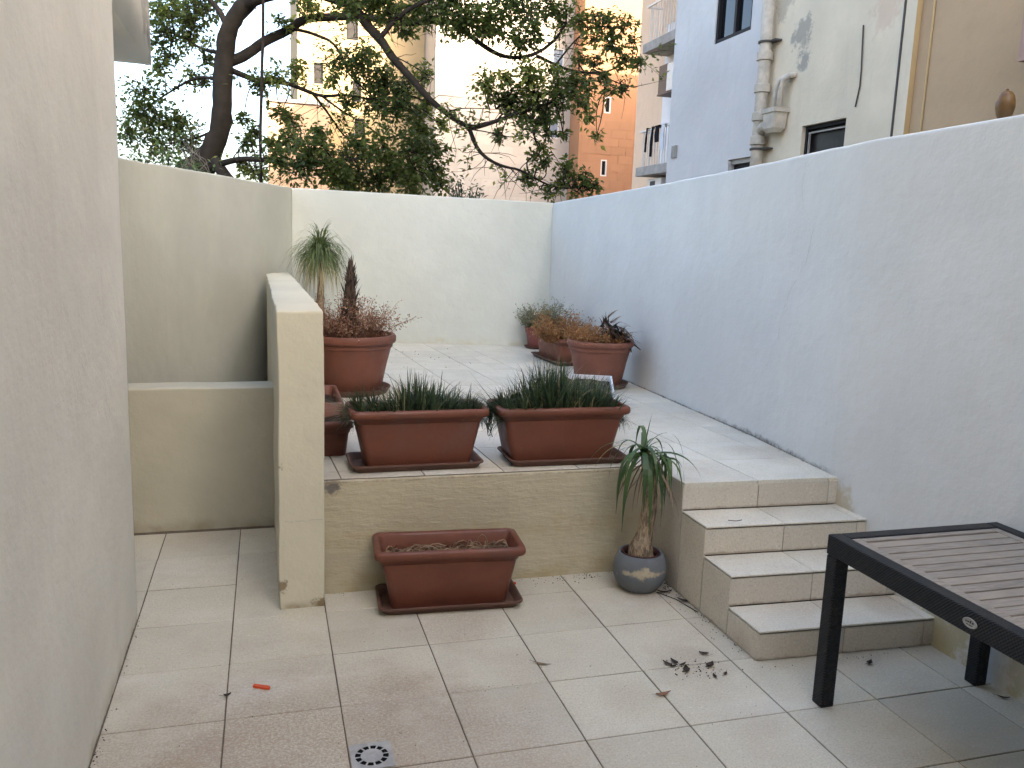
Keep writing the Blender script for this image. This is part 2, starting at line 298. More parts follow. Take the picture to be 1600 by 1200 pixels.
# ------------------------------------------------------------ mesh helpers
class MB:
    def __init__(s): s.v = []; s.f = []; s.t = []
    def face(s, idx, t=0.5): s.f.append(tuple(idx)); s.t.append(t)
    def poly(s, pts, t=0.5):
        i = len(s.v); s.v += [tuple(p) for p in pts]; s.face(range(i, i+len(pts)), t)
    def box(s, a, b):
        x0, y0, z0 = a; x1, y1, z1 = b
        s.prism([(x0, y0), (x1, y0), (x1, y1), (x0, y1)], z0, z1)
    def prism(s, poly, z0, z1, bev=0.0):
        # z0, z1 numbers or per-vertex lists; poly anticlockwise; bev: chamfer of the top edge
        n = len(poly); i = len(s.v)
        zz0 = z0 if isinstance(z0, (list, tuple)) else [z0]*n
        zz1 = z1 if isinstance(z1, (list, tuple)) else [z1]*n
        s.v += [(p[0], p[1], zz0[k]) for k, p in enumerate(poly)]
        rows = [i]
        if bev:
            s.v += [(p[0], p[1], zz1[k]-bev) for k, p in enumerate(poly)]; rows.append(i+n)
            cx = sum(p[0] for p in poly)/n; cy = sum(p[1] for p in poly)/n
            q = inset(poly, bev)
            s.v += [(p[0], p[1], zz1[k]) for k, p in enumerate(q)]; rows.append(i+2*n)
        else:
            s.v += [(p[0], p[1], zz1[k]) for k, p in enumerate(poly)]; rows.append(i+n)
        for a, b in zip(rows, rows[1:]):
            for k in range(n):
                l = (k+1) % n; s.face((a+k, a+l, b+l, b+k))
        s.face([rows[-1]+k for k in range(n)]); s.face([i+k for k in reversed(range(n))])
    def rings(s, rings, close0=True, close1=True, t=0.5):
        i = len(s.v); n = len(rings[0])
        for r in rings: s.v += [tuple(p) for p in r]
        for a in range(len(rings)-1):
            for k in range(n):
                l = (k+1) % n
                s.face((i+a*n+k, i+a*n+l, i+(a+1)*n+l, i+(a+1)*n+k), t)
        if close0: s.face([i+k for k in reversed(range(n))], t)
        if close1: s.face([i+(len(rings)-1)*n+k for k in range(n)], t)
    def lathe(s, prof, c=(0, 0, 0), n=32, wob=0.0, close0=True, close1=False):
        rr = []
        for (r, z) in prof:
            rr.append([(c[0]+r*math.cos(2*math.pi*k/n)*(1+wob*math.sin(3*k)), c[1]+r*math.sin(2*math.pi*k/n)*(1+wob*math.cos(5*k)), c[2]+z) for k in range(n)])
        s.rings(rr, close0, close1)
    def tube(s, pts, rad, n=6, t=0.5, caps=True, wob=0.0):
        pts = [Vector(p) for p in pts]
        m_ = len(pts)
        rs = rad if isinstance(rad, (list, tuple)) else [rad]*m_
        ref = Vector((0, 0, 1)); rr = []
        prev = None
        for k, p in enumerate(pts):
            d = (pts[min(k+1, m_-1)] - pts[max(k-1, 0)])
            d = d.normalized() if d.length > 1e-9 else Vector((0, 0, 1))
            if prev is None:
                a = d.cross(Vector((0.31, 0.87, 0.4))).normalized()
            else:
                a = (prev - d*prev.dot(d)).normalized()
            prev = a; b = d.cross(a)
            ring = []
            for q in range(n):
                w = 1 + (wob*noise.noise(Vector((q*1.3, k*0.7, p.z*2))) if wob else 0)
                ring.append(p + (a*math.cos(2*math.pi*q/n) + b*math.sin(2*math.pi*q/n))*rs[k]*w)
            rr.append(ring)
        s.rings(rr, caps, caps, t)
    def ribbon(s, pts, widths, side, t=0.5):
        i = len(s.v); side = Vector(side)
        for p, w in zip(pts, widths):
            p = Vector(p); s.v += [tuple(p-side*w*0.5), tuple(p+side*w*0.5)]
        for k in range(len(pts)-1):
            s.face((i+2*k, i+2*k+1, i+2*k+3, i+2*k+2), t)
    def leaf(s, p, d, nrm, L, Wd, t=0.5):
        p = Vector(p); d = Vector(d).normalized(); sdv = d.cross(Vector(nrm))
        if sdv.length < 1e-4: sdv = d.cross(Vector((0.3, 0.5, 0.8)))
        sdv.normalize(); nn = sdv.cross(d)
        i = len(s.v)
        s.v += [tuple(p), tuple(p+d*L*0.45+sdv*Wd*0.5+nn*Wd*0.18), tuple(p+d*L), tuple(p+d*L*0.45-sdv*Wd*0.5+nn*Wd*0.18)]
        s.face((i, i+1, i+2), t); s.face((i, i+2, i+3), t)
    def mesh(s, name, mat, smooth=False):
        me = bpy.data.meshes.new(name)
        me.from_pydata(s.v, [], s.f); me.materials.append(mat)
        at = me.attributes.new('tint', 'FLOAT', 'FACE'); at.data.foreach_set('value', s.t)
        if smooth: me.polygons.foreach_set('use_smooth', [True]*len(s.f))
        me.update(); return me
    def build(s, name, mat, parent=None, smooth=False, bevel=0.0, kind=None, seg=2):
        o = bpy.data.objects.new(name, s.mesh(name, mat, smooth)); col.objects.link(o)
        if parent: attach(o, parent)
        if bevel:
            b = o.modifiers.new('edge', 'BEVEL'); b.width = bevel; b.segments = seg; b.limit_method = 'ANGLE'; b.angle_limit = R(35)
        if kind: o['kind'] = kind
        return o

def inset(poly, d):
    n = len(poly); out = []
    for k in range(n):
        p0 = Vector(poly[k-1][:2]); p1 = Vector(poly[k][:2]); p2 = Vector(poly[(k+1) % n][:2])
        a = (p1-p0).normalized(); b = (p2-p1).normalized()
        na = Vector((-a.y, a.x)); nb = Vector((-b.y, b.x))
        h = (na+nb); h = h/max(h.dot(na), 0.3)
        out.append((p1.x+h.x*d, p1.y+h.y*d))
    return out
def clip(poly, a, b):
    """keep the part of poly left of the line a->b"""
    out = []; n = len(poly)
    f = lambda p: (b[0]-a[0])*(p[1]-a[1])-(b[1]-a[1])*(p[0]-a[0])
    for k in range(n):
        p, q = poly[k], poly[(k+1) % n]; fp, fq = f(p), f(q)
        if fp >= 0: out.append(p)
        if fp*fq < 0:
            t = fp/(fp-fq); out.append((p[0]+(q[0]-p[0])*t, p[1]+(q[1]-p[1])*t))
    return out
def clip_to(poly, region):
    for k in range(len(region)):
        poly = clip(poly, region[k], region[(k+1) % len(region)])
        if len(poly) < 3: return []
    return poly
def area(p): return 0.5*sum(p[k][0]*p[(k+1) % len(p)][1]-p[(k+1) % len(p)][0]*p[k][1] for k in range(len(p)))
def attach(o, parent):
    o.parent = parent
    # every part is modelled in world space under an Empty at the thing's base
    b = parent; off = Vector((0, 0, 0))
    while b is not None: off += b.location; b = b.parent
    if off.length > 0 and not o.get('local'): o.location = o.location - off
def tag(o, label=None, cat=None, group=None, kind=None):
    if label: o['label'] = label
    if cat: o['category'] = cat
    if group: o['group'] = group
    if kind: o['kind'] = kind
    return o
def empty(name, loc, label, cat, group=None):
    o = bpy.data.objects.new(name, None); o.empty_display_size = 0.1; col.objects.link(o)
    o.location = loc; return tag(o, label, cat, group)
def inst(name, me, loc, parent, rot=0.0, scale=(1, 1, 1)):
    o = bpy.data.objects.new(name, me); col.objects.link(o); o.location = loc; o.rotation_euler = (0, 0, rot); o.scale = scale
    if parent: attach(o, parent)
    return o
def rough_prism(poly, z0, z1, step=0.12, amp=0.004, bev=0.012):
    """a rendered wall: plan polygon (anticlockwise) with per-corner heights, finely divided, its faces and arrises uneven"""
    mb = MB(); n = len(poly)
    zz1 = z1 if isinstance(z1, (list, tuple)) else [z1]*n
    P2 = []; Z2 = []
    for k in range(n):
        a = Vector(poly[k]); b = Vector(poly[(k+1) % n]); L = (b-a).length
        ds = [0.0, min(bev*1.2, L*0.2)]
        m_ = max(1, int(L/step))
        ds += [L*q/m_ for q in range(1, m_) if bev*2 < L*q/m_ < L-bev*2] + [L-min(bev*1.2, L*0.2)]
        for d in ds:
            P2.append(tuple(a+(b-a)*(d/L))); Z2.append(zz1[k]+(zz1[(k+1) % n]-zz1[k])*d/L)
    # round the plan corners
    N = len(P2)
    hs = []
    H = max(zz1)-z0; mz = max(2, int(H/step))
    rows = []
    def jit(x, y, z, s=1.0):
        q = Vector((x, y, z))
        dx = noise.noise(q*3.1)*amp*1.3+noise.noise(q*13+Vector((5, 0, 0)))*amp*0.7
        dy = noise.noise(q*3.1+Vector((9, 4, 2)))*amp*1.3+noise.noise(q*13+Vector((1, 7, 0)))*amp*0.7
        dz = noise.noise(q*5+Vector((2, 2, 8)))*amp*1.2+noise.noise(q*21)*amp*0.6
        return (x+dx*s, y+dy*s, z+dz*s)
    for r in range(mz+1):
        rows.append([jit(p[0], p[1], z0+(Z2[k]-bev-z0)*r/mz) for k, p in enumerate(P2)])
    q1 = inset(poly, bev*0.35); q2 = inset(poly, bev)
    def ring(q):
        out = []
        for k in range(n):
            a = Vector(q[k]); b = Vector(q[(k+1) % n])
            a0 = Vector(poly[k]); b0 = Vector(poly[(k+1) % n]); L = (b0-a0).length
            ds = [0.0, min(bev*1.2, L*0.2)]
            m_ = max(1, int(L/step))
            ds += [L*w/m_ for w in range(1, m_) if bev*2 < L*w/m_ < L-bev*2] + [L-min(bev*1.2, L*0.2)]
            out += [tuple(a+(b-a)*(d/L)) for d in ds]
        return out
    rows.insert(-1, [jit(p[0], p[1], Z2[k]-bev*2.4) for k, p in enumerate(P2)])
    rows.append([jit(p[0], p[1], Z2[k]-bev*0.35) for k, p in enumerate(ring(q1))])
    rows.append([jit(p[0], p[1], Z2[k]) for k, p in enumerate(ring(q2))])
    mb.rings(rows, True, True)
    return mb

# ============================================================ ground, floors
T = 0.45
g = MB(); g.poly([(-150, -150, -0.6), (200, -150, -0.6), (200, 250, -0.6), (-150, 250, -0.6)])
tag(g.build('ground', M['ground']), kind='structure')

TH = 0.63                                     # terrace level
def rwx(y):                                    # courtyard face of the long boundary wall
    P = [(-9.5, 3.76), (-1.0, 3.775), (0.0, 3.865), (1.5, 3.91), (4.83, 3.985), (6, 4.02)]
    for (a, b), (c, d) in zip(P, P[1:]):
        if y <= c: return b+(d-b)*(y-a)/(c-a)
    return P[-1][1]

fl = MB(); fl.box((-0.75, -9.3, -0.5), (3.95, 0.62, -0.0035))
floor = tag(fl.build('courtyard_floor', M['grout']), kind='structure')
def tile_mesh(poly, mat, th=0.03, bev=0.002):
    mb = MB(); mb.prism(poly, -th, 0.0, bev); return mb.mesh('tile', mat)
gap = 0.0028
full = tile_mesh([(gap, gap), (T-gap, gap), (T-gap, T-gap), (gap, T-gap)], M['tile'])
for c in range(-1, 9):
    for r in range(-1, 20):
        x, y = c*T, -r*T-T
        if y > 0.5 or (c < 0 and y < -0.9): continue
        if c >= 7 and y > -1.9: continue
        if x > 0.9 and y > -0.68: continue
        o = inst('tile', full, (x, y, random.uniform(-0.0012, 0.0012)), floor)
        o.rotation_euler = (random.uniform(-.0012, .0012), random.uniform(-.0012, .0012), random.uniform(-.002, .002))

# terrace body and its tiles
def skew(i, j): return (2.815+i*T-0.055*T*j, -1.03-0.035*T*i+T*j)
body = MB()
body.prism([(0.88, -0.655), (2.825, -0.655), (2.825, -1.014), (3.80, -1.05), (3.90, -0.5), (4.02, 5.2), (0.88, 5.6)], -0.5, TH-0.0035)
terrace = tag(body.build('terrace', M['grout']), kind='structure')
gap = 0.003
skewq = [(gap, gap*0.5), (T-gap, -0.035*T+gap*0.5), (T-gap-0.055*T, T-0.035*T-gap), (gap-0.055*T, T-gap)]
tfull = tile_mesh(skewq, M['terrace_tile'])
main_reg = [(0.895, -0.645), (2.813, -0.645), (2.813, -0.59), (3.775, -0.62), (3.87, 0.0), (3.91, 1.5), (3.985, 4.86), (0.90, 5.37)]
# split in two convex regions: the ledge strip and the rest with the stair landing
reg_a = [(0.895, -0.645), (2.813, -0.645), (2.813, 5.3), (0.895, 5.37)]
reg_b = [(2.813, -1.035), (3.775, -1.07), (3.86, 0.0), (3.985, 4.86), (2.813, 5.06)]
for i in range(-6, 4):
    for j in range(-1, 15):
        ox, oy = skew(i, j)
        q = [(a+ox, b+oy) for a, b in skewq]
        for reg in (reg_a, reg_b):
            p = clip_to(q, reg)
            if len(p) < 3 or area(p) < 0.002: continue
            zz = TH+random.uniform(-.0008, .0008)
            if abs(area(p)-area(q)) < 1e-5:
                inst('tile', tfull, (ox, oy, zz), terrace)
            else:
                cx, cy = p[0]
                # drop near-duplicate corners
                pp = [p[k] for k in range(len(p)) if (Vector(p[k])-Vector(p[k-1])).length > 0.004]
                if len(pp) < 3: continue
                inst('tile', tile_mesh([(a-cx, b-cy) for a, b in pp], M['terrace_tile']), (cx, cy, zz), terrace)

# ============================================================ walls
def wall(name, poly, z0, z1, mat, label, step=0.14, amp=0.004, bev=0.012, cat='wall'):
    o = rough_prism(poly, z0, z1, step, amp, bev).build(name, mat, None, True)
    return tag(o, label, cat)
ys = [-9.4, -1.0, 0.0, 1.5, 4.83, 5.25]
zt = {-9.4: 2.62, -1.0: 2.512, 0.0: 2.487, 1.5: 2.445, 4.83: 2.385, 5.25: 2.38}
front = [(rwx(y), y) for y in ys]; back = [(rwx(y)+0.23, y) for y in ys]
poly = list(reversed(front))+back               # anticlockwise: down the courtyard face, back up the far face
w = wall('boundary_wall', poly, -0.6, [zt[y] for y in reversed(ys)]+[zt[y] for y in ys], M['wall_white'],
     'long tall white wall running from the table past the steps to the far corner', 0.16, 0.005, 0.009)
# hairline cracks of the long wall, thin broken grooves
def crack(pts, name, parent, wd=0.004, off=0.003):
    mb = MB()
    P_ = []
    for (y, z), (y2, z2) in zip(pts, pts[1:]):
        for k in range(8):
            f = k/8; P_.append((y+(y2-y)*f+random.uniform(-.004, .004), z+(z2-z)*f))
    for k in range(len(P_)-1):
        if random.random() < 0.12: continue
        (y, z), (y2, z2) = P_[k], P_[k+1]; ww = wd*random.uniform(0.3, 1.0)
        mb.poly([(rwx(y)-off-0.002, y-ww/2, z), (rwx(y)-off-0.002, y+ww/2, z), (rwx(y2)-off-0.002, y2+ww/2, z2), (rwx(y2)-off-0.002, y2-ww/2, z2)])
    return mb.build(name, M['crack'], parent)
crack([(-0.42, 2.47), (-0.40, 2.30), (-0.43, 2.18), (-0.52, 2.10), (-0.56, 2.09)], 'crack', w, 0.0022)
crack([(-0.57, 2.05), (-0.53, 1.85), (-0.36, 1.65), (-0.28, 1.45), (-0.27, 1.32)], 'crack', w, 0.0022)

wall('back_wall', [(0.93, 5.35), (3.985, 4.83), (4.02, 5.03), (0.96, 5.56)], -0.6, [2.43, 2.385, 2.385, 2.43], M['wall_back'],
     'cream wall closing the far end of the raised terrace behind the potted plants', 0.16, 0.004, 0.007)
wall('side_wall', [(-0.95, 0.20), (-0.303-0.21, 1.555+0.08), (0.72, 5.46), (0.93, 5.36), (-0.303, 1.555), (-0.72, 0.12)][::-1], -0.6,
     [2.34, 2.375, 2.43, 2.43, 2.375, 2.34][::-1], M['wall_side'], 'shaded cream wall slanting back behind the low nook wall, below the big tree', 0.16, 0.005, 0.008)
wall('parapet_wall', [(0.674, -0.825), (0.897, -0.825), (0.87, 4.75), (0.63, 4.15)], -0.6, [1.530, 1.535, 1.478, 1.482], M['parapet'],
     'chest high cream divider wall whose end face stands between nook and planters', 0.10, 0.0055, 0.007)
pcr = bpy.data.objects['parapet_wall']; mb = MB()
for k in range(22):
    a, b = .70+.195*k/22, .70+.195*(k+1)/22
    if k in (5, 12): continue
    za, zb = .47+.006*noise.noise(Vector((k*.35, 0.3, 0))), .47+.006*noise.noise(Vector(((k+1)*.35, 0.3, 0))); w_ = .0012*random.uniform(.5, 1.3)
    mb.poly([(a, -.832, za-w_), (b, -.832, zb-w_), (b, -.832, zb+w_), (a, -.832, za+w_)])
mb.build('crack', M['crack'], pcr)
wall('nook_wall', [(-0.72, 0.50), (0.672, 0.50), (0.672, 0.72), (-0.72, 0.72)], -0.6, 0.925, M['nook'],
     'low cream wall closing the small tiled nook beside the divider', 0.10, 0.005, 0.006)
rw = wall('retaining_wall', [(0.885, -0.678), (2.8115, -0.678), (2.8115, -0.648), (0.885, -0.648)], -0.45, TH-0.006, M['retain'],
     'stained yellowish wall holding up the terrace edge behind the empty planter', 0.07, 0.004, 0.006)

# ============================================================ steps
st = empty('garden_steps', (2.81, -1.45, 0), 'four pale tiled steps climbing from the courtyard beside the long white wall', 'steps')
zs = [0.150, 0.312, 0.472, TH]
ysf = [-1.843, -1.568, -1.297, -1.03]
sh = -0.045
def sy(x, y): return y+sh*(x-2.813)
core = MB()
for k in range(3):
    core.prism([(2.823, sy(2.823, ysf[k]+0.012)), (3.78, sy(3.78, ysf[k]+0.012)), (3.79, -1.0), (2.823, -1.0)], -0.3 if k == 0 else zs[k-1]-0.03, zs[k]-0.014)
core.build('core', M['grout'], st)
xs = [2.813, 3.272, 3.718, 3.80]
def part(mb, name, mat, parent, bevel=0.0, **k): return mb.build(name, mat, parent, False, bevel, **k)
for k in range(4):
    z0 = zs[k-1] if k else 0.0
    for a in range(3):                          # risers
        mb = MB(); x0, x1 = xs[a]+0.002, xs[a+1]-0.002
        mb.prism([(x0, sy(x0, ysf[k]+0.004)), (x1, sy(x1, ysf[k]+0.004)), (x1, sy(x1, ysf[k]+0.0115)), (x0, sy(x0, ysf[k]+0.014))], z0+0.005, zs[k]-0.018)
        part(mb, 'riser_tile', M['step_tile'], st)
    if k < 3:
        for a in range(3):                      # treads
            mb = MB(); x0, x1 = xs[a]+0.002, xs[a+1]-0.002
            mb.prism([(x0, sy(x0, ysf[k])), (x1, sy(x1, ysf[k])), (x1, sy(x1, ysf[k+1]+0.002)), (x0, sy(x0, ysf[k+1]+0.002))], zs[k]-0.008, zs[k], 0.0015)
            part(mb, 'tread_tile', M['tread_tile'], st)
    ya, yb = ysf[k]+0.003, (ysf[k+1] if k < 3 else -0.68)
    mb = MB(); mb.box((2.8125, ya+0.003, 0.004), (2.8225, yb-0.003, zs[k]-0.0155))
    part(mb, 'side_tile', M['side_tile'], st)

# ============================================================ house of the courtyard
h = empty('apartment_house', (-3, -4, 0), 'greyish cream house wing with a jutting upper storey at the edge of the patio', 'house')
mb = rough_prism([(-6, -14.0), (-0.002, -14.0), (-0.002, -0.797), (-6, -0.797)], -0.4, 7.4, 0.3, 0.004, 0.012)
mb.build('wall', M['house'], h, True)
mb = rough_prism([(-6, -0.80), (-0.42, -0.80), (-0.42, 0.49), (-6, 0.49)], -0.4, 2.85, 0.3, 0.003, 0.012)
mb.build('recessed_wall', M['house'], h, True)
mb = rough_prism([(-6, -0.80), (0.0, -0.80), (0.0, 0.50), (-6, 0.50)], 2.84, 7.4, 0.3, 0.003, 0.012)
mb.build('upper_storey', M['house'], h, True)
mb = MB(); mb.box((0.0, -14.0, -0.4), (6.4, -8.8, 6.5)); mb.build('unseen_rear_wing', M['house'], h)  # unseen wing behind the camera, placed and sized to tune the courtyard's shade

# ============================================================ neighbouring buildings
def facade(mp, u0, u1, z0, z1, holes, depth):
    """front sheet with rectangular openings and their reveals; mp(u, z, d) -> point, d metres behind the face"""
    mb = MB()
    us = sorted({u0, u1, *[a for h_ in holes for a in (h_[0], h_[1])]}); zz = sorted({z0, z1, *[a for h_ in holes for a in (h_[2], h_[3])]})
    for a, b in zip(us, us[1:]):
        for c, d in zip(zz, zz[1:]):
            if any(h_[0] <= a and b <= h_[1] and h_[2] <= c and d <= h_[3] for h_ in holes): continue
            mb.poly([mp(a, c, 0), mp(b, c, 0), mp(b, d, 0), mp(a, d, 0)])
    for (a, b, c, d) in holes:
        mb.poly([mp(a, c, 0), mp(a, d, 0), mp(a, d, depth), mp(a, c, depth)]); mb.poly([mp(b, c, 0), mp(b, d, 0), mp(b, d, depth), mp(b, c, depth)])
        mb.poly([mp(a, d, 0), mp(b, d, 0), mp(b, d, depth), mp(a, d, depth)]); mb.poly([mp(a, c, 0), mp(b, c, 0), mp(b, c, depth), mp(a, c, depth)])
    return mb
def boxm(mb, mp, u0, u1, z0, z1, d0, d1):
    P_ = [mp(u, z, d) for d in (d0, d1) for (u, z) in ((u0, z0), (u1, z0), (u1, z1), (u0, z1))]
    i = len(mb.v); mb.v += P_
    for f in ((0, 1, 2, 3), (7, 6, 5, 4), (0, 4, 5, 1), (1, 5, 6, 2), (2, 6, 7, 3), (3, 7, 4, 0)): mb.face([i+k for k in f])
def window(mp, u0, u1, z0, z1, d, parent, fmat, gmat, bars_u=(), bars_z=(), fw_=0.05):
    f = MB()
    boxm(f, mp, u0+0.002, u0+fw_, z0+0.002, z1-0.002, d-0.05, d+0.03); boxm(f, mp, u1-fw_, u1-0.002, z0+0.002, z1-0.002, d-0.05, d+0.03)
    boxm(f, mp, u0+fw_, u1-fw_, z0+0.002, z0+fw_, d-0.05, d+0.03); boxm(f, mp, u0+fw_, u1-fw_, z1-fw_, z1-0.002, d-0.05, d+0.03)
    for b in bars_u: boxm(f, mp, b-fw_*0.5, b+fw_*0.5, z0+fw_, z1-fw_, d-0.045, d+0.028)
    for b in bars_z: boxm(f, mp, u0+fw_, u1-fw_, b-fw_*0.3, b+fw_*0.3, d-0.045, d+0.028)
    fo = f.build('window', fmat, parent)
    edges = [u0+fw_, *[q for b in bars_u for q in (b-fw_*0.5, b+fw_*0.5)], u1-fw_]
    for a, b in zip(edges[::2], edges[1::2]):
        p_ = MB(); boxm(p_, mp, a, b, z0+fw_, z1-fw_, d, d+0.01); p_.build('pane', gmat, fo)
    return fo
# --- white rendered block behind the long wall
BW = 6.58
mpx = lambda X0: (lambda u, z, d: (X0+d, u, z))
wb = empty('apartment_block', (9, 5.7, -0.6), 'bluish white rendered block behind the long wall with a black framed sliding window', 'building')
holes = [(4.97, 5.90, 4.67, 6.0), (4.05, 4.74, 4.70, 6.0), (4.30, 5.27, 2.55, 3.085)]
fa = facade(mpx(BW), 3.9, 7.10, -0.6, 13.8, holes, 0.16)
fa.poly([(BW, 7.10, -0.6), (BW, 7.10, 13.8), (30, 7.10, 13.8), (30, 7.10, -0.6)])
fa.poly([(BW, 3.9, 13.8), (30, 3.9, 13.8), (30, 7.10, 13.8), (BW, 7.10, 13.8)]); fa.poly([(30, 3.9, -0.6), (30, 7.1, -0.6), (30, 7.1, 13.8), (30, 3.9, 13.8)])
fa.build('wall', M['b_white'], wb)
window(mpx(BW), 4.97, 5.90, 4.67, 6.0, 0.07, wb, M['frame_dark'], M['glass'], (5.42,), (), 0.055)
window(mpx(BW), 4.05, 4.74, 4.70, 6.0, 0.07, wb, M['frame_dark'], M['glass'], (), (), 0.055)
window(mpx(BW), 4.30, 5.27, 2.55, 3.02, 0.14, wb, M['frame_dark'], M['glass_dull'], (), (), 0.05)
mb = MB(); boxm(mb, mpx(BW), 4.30, 5.27, 3.024, 3.083, 0.04, 0.15); mb.build('window_head', M['frame_grey'], wb)
mb = MB()
boxm(mb, mpx(BW), 6.78, 6.94, 3.24, 3.42, -0.02, 0.0)
vo = mb.build('vent_cover', M['concrete'], wb)
mb = MB(); mb.tube([(BW-0.012, 4.46, 5.0), (BW-0.012, 4.44, 4.35), (BW-0.012, 4.52, 4.15), (BW-0.012, 4.45, 3.95), (BW-0.012, 4.42, 3.9)], 0.006, 4); mb.build('cable', M['pipe'], wb)
# --- beige block
bb = empty('apartment_block', (9, 3.2, -0.6), 'weathered beige rendered block with a grey drain pipe and small louvred window', 'building')
BX = 6.5
holes = [(2.80, 3.565, 2.70, 3.315)]
fa = facade(mpx(BX), 1.93, 4.40, -0.6, 13.9, holes, 0.20)
fa.poly([(BX, 1.93, 13.9), (30, 1.93, 13.9), (30, 4.4, 13.9), (BX, 4.4, 13.9)])
fa.poly([(BX, 4.40, -0.6), (BX, 4.40, 13.9), (BW+0.3, 4.40, 13.9), (BW+0.3, 4.40, -0.6)])
fa.poly([(30, 1.93, -0.6), (30, 4.4, -0.6), (30, 4.4, 13.9), (30, 1.93, 13.9)])
fa.build('wall', M['b_beige'], bb)
mb = MB(); mb.poly([(BX, 1.93, -0.6), (6.7, 1.93, -0.6), (6.7, 1.93, 13.9), (BX, 1.93, 13.9)]); mb.build('return_wall', M['b_ochre'], bb)
mb = MB(); mb.poly([(BX, 4.402, -0.6), (30, 4.402, -0.6), (30, 4.402, 13.9), (BX, 4.402, 13.9)])
f = window(mpx(BX), 2.80, 3.565, 2.70, 3.315, 0.10, bb, M['frame_dark'], M['glass_dull'], (), (2.93,), 0.04)
mb = MB()
for z_ in (3.235, 2.975): boxm(mb, mpx(BX), 2.87, 3.50, z_-0.008, z_+0.008, 0.05, 0.07)
boxm(mb, mpx(BX), 3.484, 3.50, 2.983, 3.227, 0.05, 0.07)
mb.build('louvre_rim', M['frame_grey'], f)
# drain pipe with collars, clips and the hopper that two waste pipes run into
mb = MB(); px_, py_ = BX-0.10, 4.30
mb.tube([(px_, py_, -0.6), (px_, py_, 8.5)], 0.075, 14)
dp = mb.build('drain_pipe', M['pipe'], bb, True)
for z_ in (4.20, 3.83, 3.50, 3.22):
    mb = MB(); mb.lathe([(0.077, -0.055), (0.096, -0.045), (0.096, 0.045), (0.077, 0.055)], (px_, py_, z_), 14); mb.build('collar', M['pipe'], dp, True).modifiers.new('e', 'EDGE_SPLIT').split_angle = R(35)
for z_ in (4.36, 3.12):
    mb = MB(); mb.lathe([(0.077, -0.012), (0.092, -0.012), (0.092, 0.012), (0.077, 0.012)], (px_, py_, z_), 14)
    mb.box((px_, py_-0.19, z_-0.010), (px_+0.095, py_-0.05, z_+0.010)); mb.build('clip', M['pipe_dark'], dp)
mb = MB(); hy = 3.98
mb.tube([(px_, py_-0.02, 3.33), (px_-0.01, py_-0.12, 3.37), (px_, py_-0.22, 3.38)], 0.062, 12)
hopper = [[(px_+sx*a, hy+sy_*b, z_) for sx, sy_ in ((-1, -1), (1, -1), (1, 1), (-1, 1))] for a, b, z_ in ((0.05, 0.075, 3.28), (0.08, 0.105, 3.33), (0.085, 0.125, 3.50), (0.10, 0.145, 3.505), (0.10, 0.145, 3.555))]
mb.rings(hopper); mb.build('hopper', M['pipe'], dp)
for dy in (0.03, -0.06):
    mb = MB(); mb.tube([(px_, hy+dy, 3.50), (px_, hy+dy-0.01, 3.72), (px_, hy+dy-0.06, 3.86), (px_+0.03, hy+dy-0.12, 3.90), (px_+0.10, hy+dy-0.15, 3.91)], 0.034, 8)
    mb.build('waste_pipe', M['pipe'], dp, True)
# thin drain line, wall groove and the loose cable
mb = MB(); boxm(mb, mpx(BX), 2.075, 2.095, -0.6, 13.9, -0.012, 0.0); mb.build('conduit', M['pipe_dark'], bb)
mb = MB(); mb.tube([(BX-0.012, 2.66, 4.20), (BX-0.012, 2.645, 4.0), (BX-0.014, 2.62, 3.75), (BX-0.012, 2.62, 3.6), (BX-0.012, 2.66, 3.40)], 0.008, 5); mb.build('cable', M['pipe_dark'], bb)
# --- tan block
tb = empty('apartment_block', (9, -3, -0.6), 'warm tan rendered block set back beyond the beige one, above the clay pot', 'building')
TX = 6.56
mb = MB(); mb.poly([(TX, -14, -0.6), (TX, 1.93, -0.6), (TX, 1.93, 14.2), (TX, -14, 14.2)])
mb.poly([(TX, -14, 14.2), (TX, 1.93, 14.2), (30, 1.93, 14.2), (30, -14, 14.2)]); mb.poly([(TX, -14, -0.6), (TX, -14, 14.2), (30, -14, 14.2), (30, -14, -0.6)])
mb.poly([(30, -14, -0.6), (30, 1.93, -0.6), (30, 1.93, 14.2), (30, -14, 14.2)])
mb.build('wall', M['b_tan'], tb)
mb = MB(); mb.tube([(TX-0.012, 1.76, -0.6), (TX-0.012, 1.765, 3.6), (TX-0.012, 1.775, 8)], 0.009, 5); mb.build('conduit', M['b_ochre'], tb)
mb = MB(); mb.box((6.25, -3.0, 3.42), (TX-0.002, 0.47, 4.22)); bal = mb.build('balcony', M['b_pink'], tb)
mb = MB(); mb.tube([(6.22, 0.42, 4.26), (6.22, -2.9, 4.26)], 0.02, 8); mb.build('handrail', M['rail'], bal)

